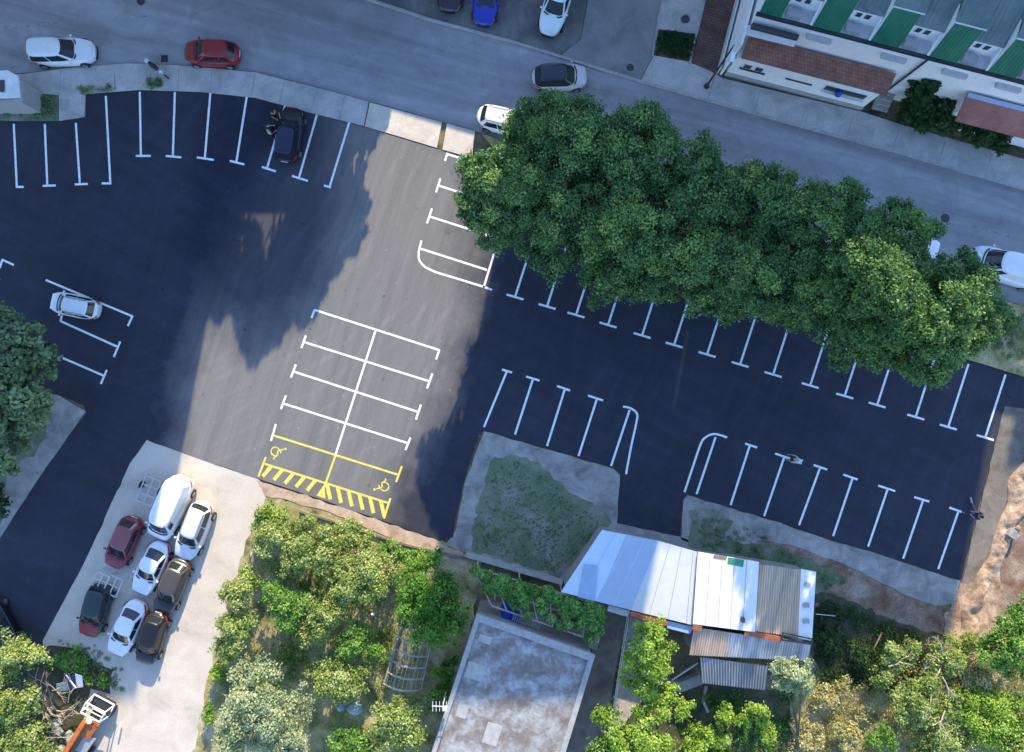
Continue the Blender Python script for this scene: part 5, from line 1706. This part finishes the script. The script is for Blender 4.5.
# kiosk at left edge
c = W(-4, 86)
root = tag(wempty('kiosk', (c.x, c.y, .12)), 'white kiosk with slanted roof cut by the left edge', 'kiosk')
kp = [W(-30, 82, 2.2), W(8, 70, 2.2), W(19, 76, 2.2), W(19, 98, 2.2), W(-30, 98, 2.2)]
MB().prism([(p.x * .995, p.y * .985) for p in kp], .1, 2.1).build('wall', M['greypanel'], root)
kr = [W(-30, 97, 2.45), W(5, 98, 2.35), W(20, 97, 2.2), W(18, 76, 2.2), W(7, 70, 2.5), W(-30, 74, 2.6)]
MB().add([tuple(p) for p in kr] + [(p.x, p.y, p.z - .1) for p in kr], [(0, 1, 4, 5), (1, 2, 3, 4), (0, 6, 7, 1), (1, 7, 8, 2), (2, 8, 9, 3), (3, 9, 10, 4), (4, 10, 11, 5), (11, 10, 7, 6), (10, 9, 8, 7)]).build('roof', M['whitemetal'], root)
p = W(2, 86, 2.5)
MB().box((p.x, p.y, 2.5), (.3, .8, .06)).build('skylight', M['roofwin'], root)
# scooter
c = W(161.5, 73)
root = tag(empty('motor_scooter', (c.x, c.y, .12), R(-38)), 'dark motor scooter parked on the pavement above the lot', 'scooter')
for x in (-.62, .62):
    w_ = MB().tube([(x, -.05, .24), (x, .05, .24)], .24, 14).build('wheel', M['tyre'], root)
    MB().tube([(x, -.055, .24), (x, .055, .24)], .12, 10).build('rim', M['rim'], w_)
ringmesh(MB(), [[(-.25 + X * a, Y * b, z_) for X, Y in unit_ring(2.6, 4)] for a, b, z_ in ((.3, .1, .25), (.42, .17, .4), (.45, .18, .6), (.40, .14, .72))]).build('body', paint((.03, .03, .05)), root, smooth=True)
ringmesh(MB(), [[(-.28 + X * a, Y * b, z_) for X, Y in unit_ring(2.6, 4)] for a, b, z_ in ((.36, .13, .72), (.38, .15, .77), (.33, .12, .82))]).build('seat', M['trim'], root, smooth=True)
MB().slabq((.28, -.2, .35), (.28, .2, .35), (.50, .17, .85), (.50, -.17, .85), .05).build('leg_shield', M['greysteel'], root)
MB().tube([(.62, 0, .25), (.45, 0, .9)], .035, 7).build('fork', M['greysteel'], root)
MB().tube([(.38, -.32, 1.0), (.46, -.1, .98), (.46, .1, .98), (.38, .32, 1.0)], .022, 6).build('handlebar', M['greysteel'], root)
MB().box((.57, 0, .88), (.1, .16, .14)).build('headlight', M['lamp'], root)
MB().box((-.72, 0, .76), (.26, .28, .24)).build('top_box', M['palecloth'], root)


# ------------------------------------------------------------------ people
def person(label, px, py, rz, joints, shirt, trousers, hairm='hair', z=.02):
    """one skinned body with fingers, clothes as slightly larger skinned shells"""
    c = W(px, py)
    root = tag(empty('person', (c.x, c.y, z), rz), label, 'person')
    J = joints

    def skin(name, verts, edges, radii, mat, rootv=0, sub=1):
        me = bpy.data.meshes.new(name)
        me.from_pydata(verts, edges, [])
        ob = bpy.data.objects.new(name, me)
        COL.objects.link(ob)
        ob.parent = root
        md = ob.modifiers.new('skin', 'SKIN')
        for i, r_ in enumerate(radii):
            v = me.skin_vertices[0].data[i]
            v.radius = (r_, r_) if not isinstance(r_, tuple) else r_
            v.use_root = (i == rootv)
        me.materials.append(mat)
        md.use_smooth_shade = True
        ss = ob.modifiers.new('sub', 'SUBSURF')
        ss.levels = sub; ss.render_levels = sub
        return ob
    names = ['hip', 'waist', 'chest', 'neck', 'head', 'crown', 'shL', 'elL', 'wrL', 'hdL', 'shR', 'elR', 'wrR', 'hdR', 'hpL', 'knL', 'anL', 'toL', 'hpR', 'knR', 'anR', 'toR']
    vs = [Vector(J[n]) for n in names]
    ed = [(0, 1), (1, 2), (2, 3), (3, 4), (4, 5), (2, 6), (6, 7), (7, 8), (8, 9), (2, 10), (10, 11), (11, 12), (12, 13), (0, 14), (14, 15), (15, 16), (16, 17), (0, 18), (18, 19), (19, 20), (20, 21)]
    rd_ = [.12, .115, .13, .055, .085, .075, .06, .043, .028, .032, .06, .043, .028, .032, .085, .06, .04, .035, .085, .06, .04, .035]
    vs2, ed2, rd2 = list(vs), list(ed), list(rd_)
    for h_, w_ in ((9, 8), (13, 12)):
        d = (vs[h_] - vs[w_]).normalized()
        side = d.cross(Vector((0, 0, 1)))
        side = side.normalized() if side.length > .1 else Vector((1, 0, 0))
        for f in range(5):
            off = (f - 2) * .02
            ln = [.06, .085, .095, .088, .07][f]
            base = vs[h_] + side * off + d * (.02 if f else -.02)
            a = len(vs2)
            vs2 += [base + d * ln * .5, base + d * ln + Vector((0, 0, -.02))]
            ed2 += [(h_, a), (a, a + 1)]
            rd2 += [.010, .008]
    skin('body', [tuple(v) for v in vs2], ed2, rd2, M['skin'])
    # shirt
    si = [0, 1, 2, 6, 7, 10, 11]
    mp = {k_: i for i, k_ in enumerate(si)}
    skin('shirt', [tuple(vs[k_]) for k_ in si], [(0, 1), (1, 2), (2, 3), (3, 4), (2, 5), (5, 6)], [.14, .135, .15, .078, .058, .078, .058], shirt, 1)
    ti = [0, 14, 15, 16, 18, 19, 20]
    skin('trousers', [tuple(vs[k_]) for k_ in ti], [(0, 1), (1, 2), (2, 3), (0, 4), (4, 5), (5, 6)], [.145, .105, .078, .06, .105, .078, .06], trousers, 0)
    for k_ in ((16, 17), (20, 21)):
        a_, b_ = vs[k_[0]], vs[k_[1]]
        MB().tube([a_ + Vector((0, 0, -.04)), a_.lerp(b_, .6) + Vector((0, 0, -.03)), b_ + (b_ - a_) * .2], [.055, .055, .035], 8).build('shoe', M['darkcloth'], root, smooth=True)
    hd = vs[4]; cr = vs[5]
    up = (cr - hd).normalized()
    rg = []
    for a_ in np.linspace(.15, 1.75, 6):
        ring = []
        u_ = up.cross(Vector((.3, .9, .1))).normalized(); w_ = up.cross(u_)
        for t in np.linspace(0, 6.283, 13)[:-1]:
            ring.append(hd + up * .035 + (up * math.cos(a_) + (u_ * math.cos(t) + w_ * math.sin(t)) * math.sin(a_)) * .108)
        rg.append(ring)
    ringmesh(MB(), rg, False, True).build('hair', M[hairm], root, smooth=True)
    f_ = Vector((1, 0, 0)) if abs(up.z) > .7 else Vector((.4, 0, -.9))
    MB().tube([hd + f_ * .085, hd + f_ * .118 + Vector((0, 0, -.015))], [.014, .012], 6).build('nose', M['skin'], root)
    return root


walk = dict(hip=(0, 0, .93), waist=(.02, 0, 1.08), chest=(.05, 0, 1.32), neck=(.08, 0, 1.48), head=(.11, 0, 1.59), crown=(.12, 0, 1.67),
            shL=(.04, .19, 1.38), elL=(.16, .28, 1.12), wrL=(.38, .2, 1.05), hdL=(.46, .17, 1.05), shR=(.04, -.19, 1.38), elR=(.14, -.28, 1.12), wrR=(.36, -.12, .98), hdR=(.44, -.08, .97),
            hpL=(.0, .1, .88), knL=(.18, .12, .48), anL=(.25, .13, .07), toL=(.42, .14, .04), hpR=(0, -.1, .88), knR=(-.12, -.12, .48), anR=(-.42, -.12, .09), toR=(-.28, -.13, .04))
person('worker in navy clothes with a broom at the right end of the lot', 968, 513, R(150), walk, M['navy'], M['navy'])
a_ = W(971, 500, .04); b_ = W(976.5, 512, 1.25)
br = tag(wempty('broom', (a_.x, a_.y, 0)), 'long handled broom held by the worker in navy', 'broom')
MB().tube([a_, b_], .018, 6).build('handle', M['timber'], br)
MB().box((a_.x, a_.y, .06), (.12, .4, .08), R(10)).build('bristles', M['greypanel'], br)
crouch = dict(hip=(-.25, 0, .62), waist=(-.08, 0, .72), chest=(.15, 0, .86), neck=(.3, 0, .9), head=(.41, 0, .93), crown=(.49, 0, .94),
              shL=(.16, .19, .86), elL=(.3, .26, .6), wrL=(.5, .22, .42), hdL=(.57, .2, .36), shR=(.16, -.19, .86), elR=(.32, -.26, .6), wrR=(.52, -.2, .42), hdR=(.58, -.17, .35),
              hpL=(-.25, .1, .6), knL=(.12, .2, .45), anL=(-.12, .18, .07), toL=(.06, .2, .04), hpR=(-.25, -.1, .6), knR=(-.1, -.16, .32), anR=(-.45, -.14, .08), toR=(-.32, -.15, .04))
person('crouching person in pale clothes painting a bay line in the lower row', 793, 459, R(160), crouch, M['palecloth'], M['palecloth'])
stand = dict(walk)
stand.update(elL=(.2, .32, 1.2), wrL=(.42, .25, 1.2), hdL=(.5, .22, 1.2), anR=(-.1, -.12, .07), knR=(-.02, -.12, .48), toR=(.07, -.13, .04))
person('person in a white top by the open door of the black car', 274, 137, R(20), stand, M['palecloth'], M['darkcloth'])
person('person in dark clothes near the front wheel of the black car', 279.5, 119, R(-60), stand, M['darkcloth'], M['darkcloth'])


# ------------------------------------------------------------------ taller neighbours across the street (outside the picture, they throw the big shade)
def block(name, label, corners, h, seed):
    """corners: ground pixels"""
    pts = [W(*p) for p in corners]
    c = sum(pts, Vector()) / len(pts)
    root = tag(wempty(name, (c.x, c.y, 0)), label, 'apartment block', 'apartment blocks across the street')
    MB().prism([(p.x, p.y) for p in pts], -.1, h).build('wall', M['apt'], root)
    MB().prism(inset([(p.x, p.y) for p in pts], .3), h + .002, h + .02).build('roof', M['wallgrey'], root)
    wn = MB(); bl = MB()
    # windows on the street side (first edge)
    a, b = pts[0], pts[1]
    d = (b - a); L_ = d.length; d.normalize(); n = Vector((d.y, -d.x, 0))
    if n.y > 0: n = -n
    k = int(L_ / 3)
    ang_ = math.atan2(d.y, d.x)
    for fl in range(int(h // 3)):
        for i in range(k):
            p = a + d * (L_ * (i + .5) / k)
            wn.box((p.x + n.x * .02, p.y + n.y * .02, fl * 3 + 1.7), (1.3, .06, 1.4), ang_)
            if i % 3 == 1 and fl: bl.box((p.x + n.x * .5, p.y + n.y * .5, fl * 3 + .4), (2.4, 1.0, .9), ang_)
    o = wn.build('window', M['roofwin'], root)
    if bl.v: bl.build('balcony', M['white'], root)
    return root


TE = 1 / math.tan(R(ELEV)) * math.sqrt(1) * S     # shadow pixels per metre of height
CY = 1 / math.sqrt(1 + SHX * SHX)


def blk_from_shadow(name, label, xl, xr, ybase, yend, seed=1, skew=0.):
    """xl/xr: x of the shadow sides at yend, building front at ybase"""
    hgt = (yend - ybase) / (TE * CY)
    o = SHX * (yend - ybase)
    block(name, label, [(xl + o, ybase), (xr + o, ybase + skew), (xr + o + SHX * 160, ybase - 160 + skew), (xl + o + SHX * 160, ybase - 160)], hgt, seed)


def sx(xg, yg, yend):      # follow the shadow direction from a ground point to yend
    return xg - SHX * (yend - yg)


blk_from_shadow('apartment_block', 'broad apartment block behind the top left of the street, outside the picture', -420, sx(198, 370, 700), -60, 700)
blk_from_shadow('apartment_block', 'tallest apartment block behind the top centre, outside the picture', sx(447, 500, 790), sx(628, 640, 790), -150, 790)
blk_from_shadow('apartment_block', 'wide apartment block behind the top right, outside the picture', sx(629, 640, 640) , sx(957, 600, 640), -330, 640)
blk_from_shadow('apartment_block', 'narrow unseen block added for its shadow between the broad block and the shop, outside the picture', sx(205, 230, 215), sx(338, 225, 215), -60, 215)  # unseen block added to shade the road and the top bays
block('shop_building', 'low shop building beyond the forecourt, outside the picture', [(375, -84), (585, -20), (615, -120), (405, -180)], 5.6, 3)
blk_from_shadow('apartment_block', 'small apartment block beyond the right end of the street, outside the picture', sx(1010, 440, 470), 1500, -330, 470)
for i, (x, y, r_, h_, lb) in enumerate([(280, -48, 32, 10.5, 'tall off picture tree squeezed beside the broad block'), (314, -48, 34, 11.6, 'tall off picture tree nearest the broad block'), (352, -46, 36, 10.4, 'tall off picture tree in the middle of three'), (384, -42, 30, 8.8, 'smaller off picture tree next to the shop')]):
    q = W(x, y)
    k_ = (H) / (H - h_ * .6)
    tree('tall_tree', lb, (x, y), [(512 + (x - 512) * k_, 376 - (376 - y) * k_, r_ * k_, h_), (512 + (x + 8 - 512) * (H / (H - h_ * .35)), 376 - (376 - y) * (H / (H - h_ * .35)), r_ * 1.15, h_ * .62)], 'row', 'tall trees beyond the top edge', size=.32, per=70, trunk=.2, clump=.24, dens=1.6)

# ------------------------------------------------------------------ camera, light, world
cam = bpy.data.cameras.new('camera')
cam.sensor_width = 36
cam.angle = 2 * math.atan(512 / (S * H))
cam.clip_end = 2000
co = bpy.data.objects.new('camera', cam)
COL.objects.link(co)
co.location = (0, 0, H)
co.rotation_euler = (0, 0, 0)
SC.camera = co

az = math.atan(SHX)
sun = bpy.data.lights.new('sun', 'SUN')
sun.energy = 9.5
sun.angle = R(.5)
sun.color = (1.0, .84, .56)
so = bpy.data.objects.new('sun', sun)
COL.objects.link(so)
dv = Vector((math.sin(az) * math.cos(R(ELEV)), math.cos(az) * math.cos(R(ELEV)), math.sin(R(ELEV))))
so.rotation_euler = dv.to_track_quat('Z', 'Y').to_euler()
so.location = dv * 80

wd = bpy.data.worlds.new('World')
SC.world = wd
wd.use_nodes = True
nt = wd.node_tree
bg = nt.nodes['Background']
sky = nt.nodes.new('ShaderNodeTexSky')
sky.sky_type = 'NISHITA'
sky.sun_disc = False
sky.sun_elevation = R(ELEV)
sky.sun_rotation = az
sky.ozone_density = 3.0
sky.dust_density = .3
sky.air_density = 1.2
nt.links.new(mixc(nt, 1.0, sky.outputs[0], (.94, .95, 1.05), 'MULTIPLY'), bg.inputs['Color'])
bg.inputs['Strength'].default_value = .42
SC.view_settings.view_transform = 'Standard'
SC.view_settings.look = 'None'
SC.view_settings.exposure = 0
SC.view_settings.gamma = 1
SC.render.engine = 'CYCLES'

for o in bpy.data.objects:
    if 'w' in o: del o['w']
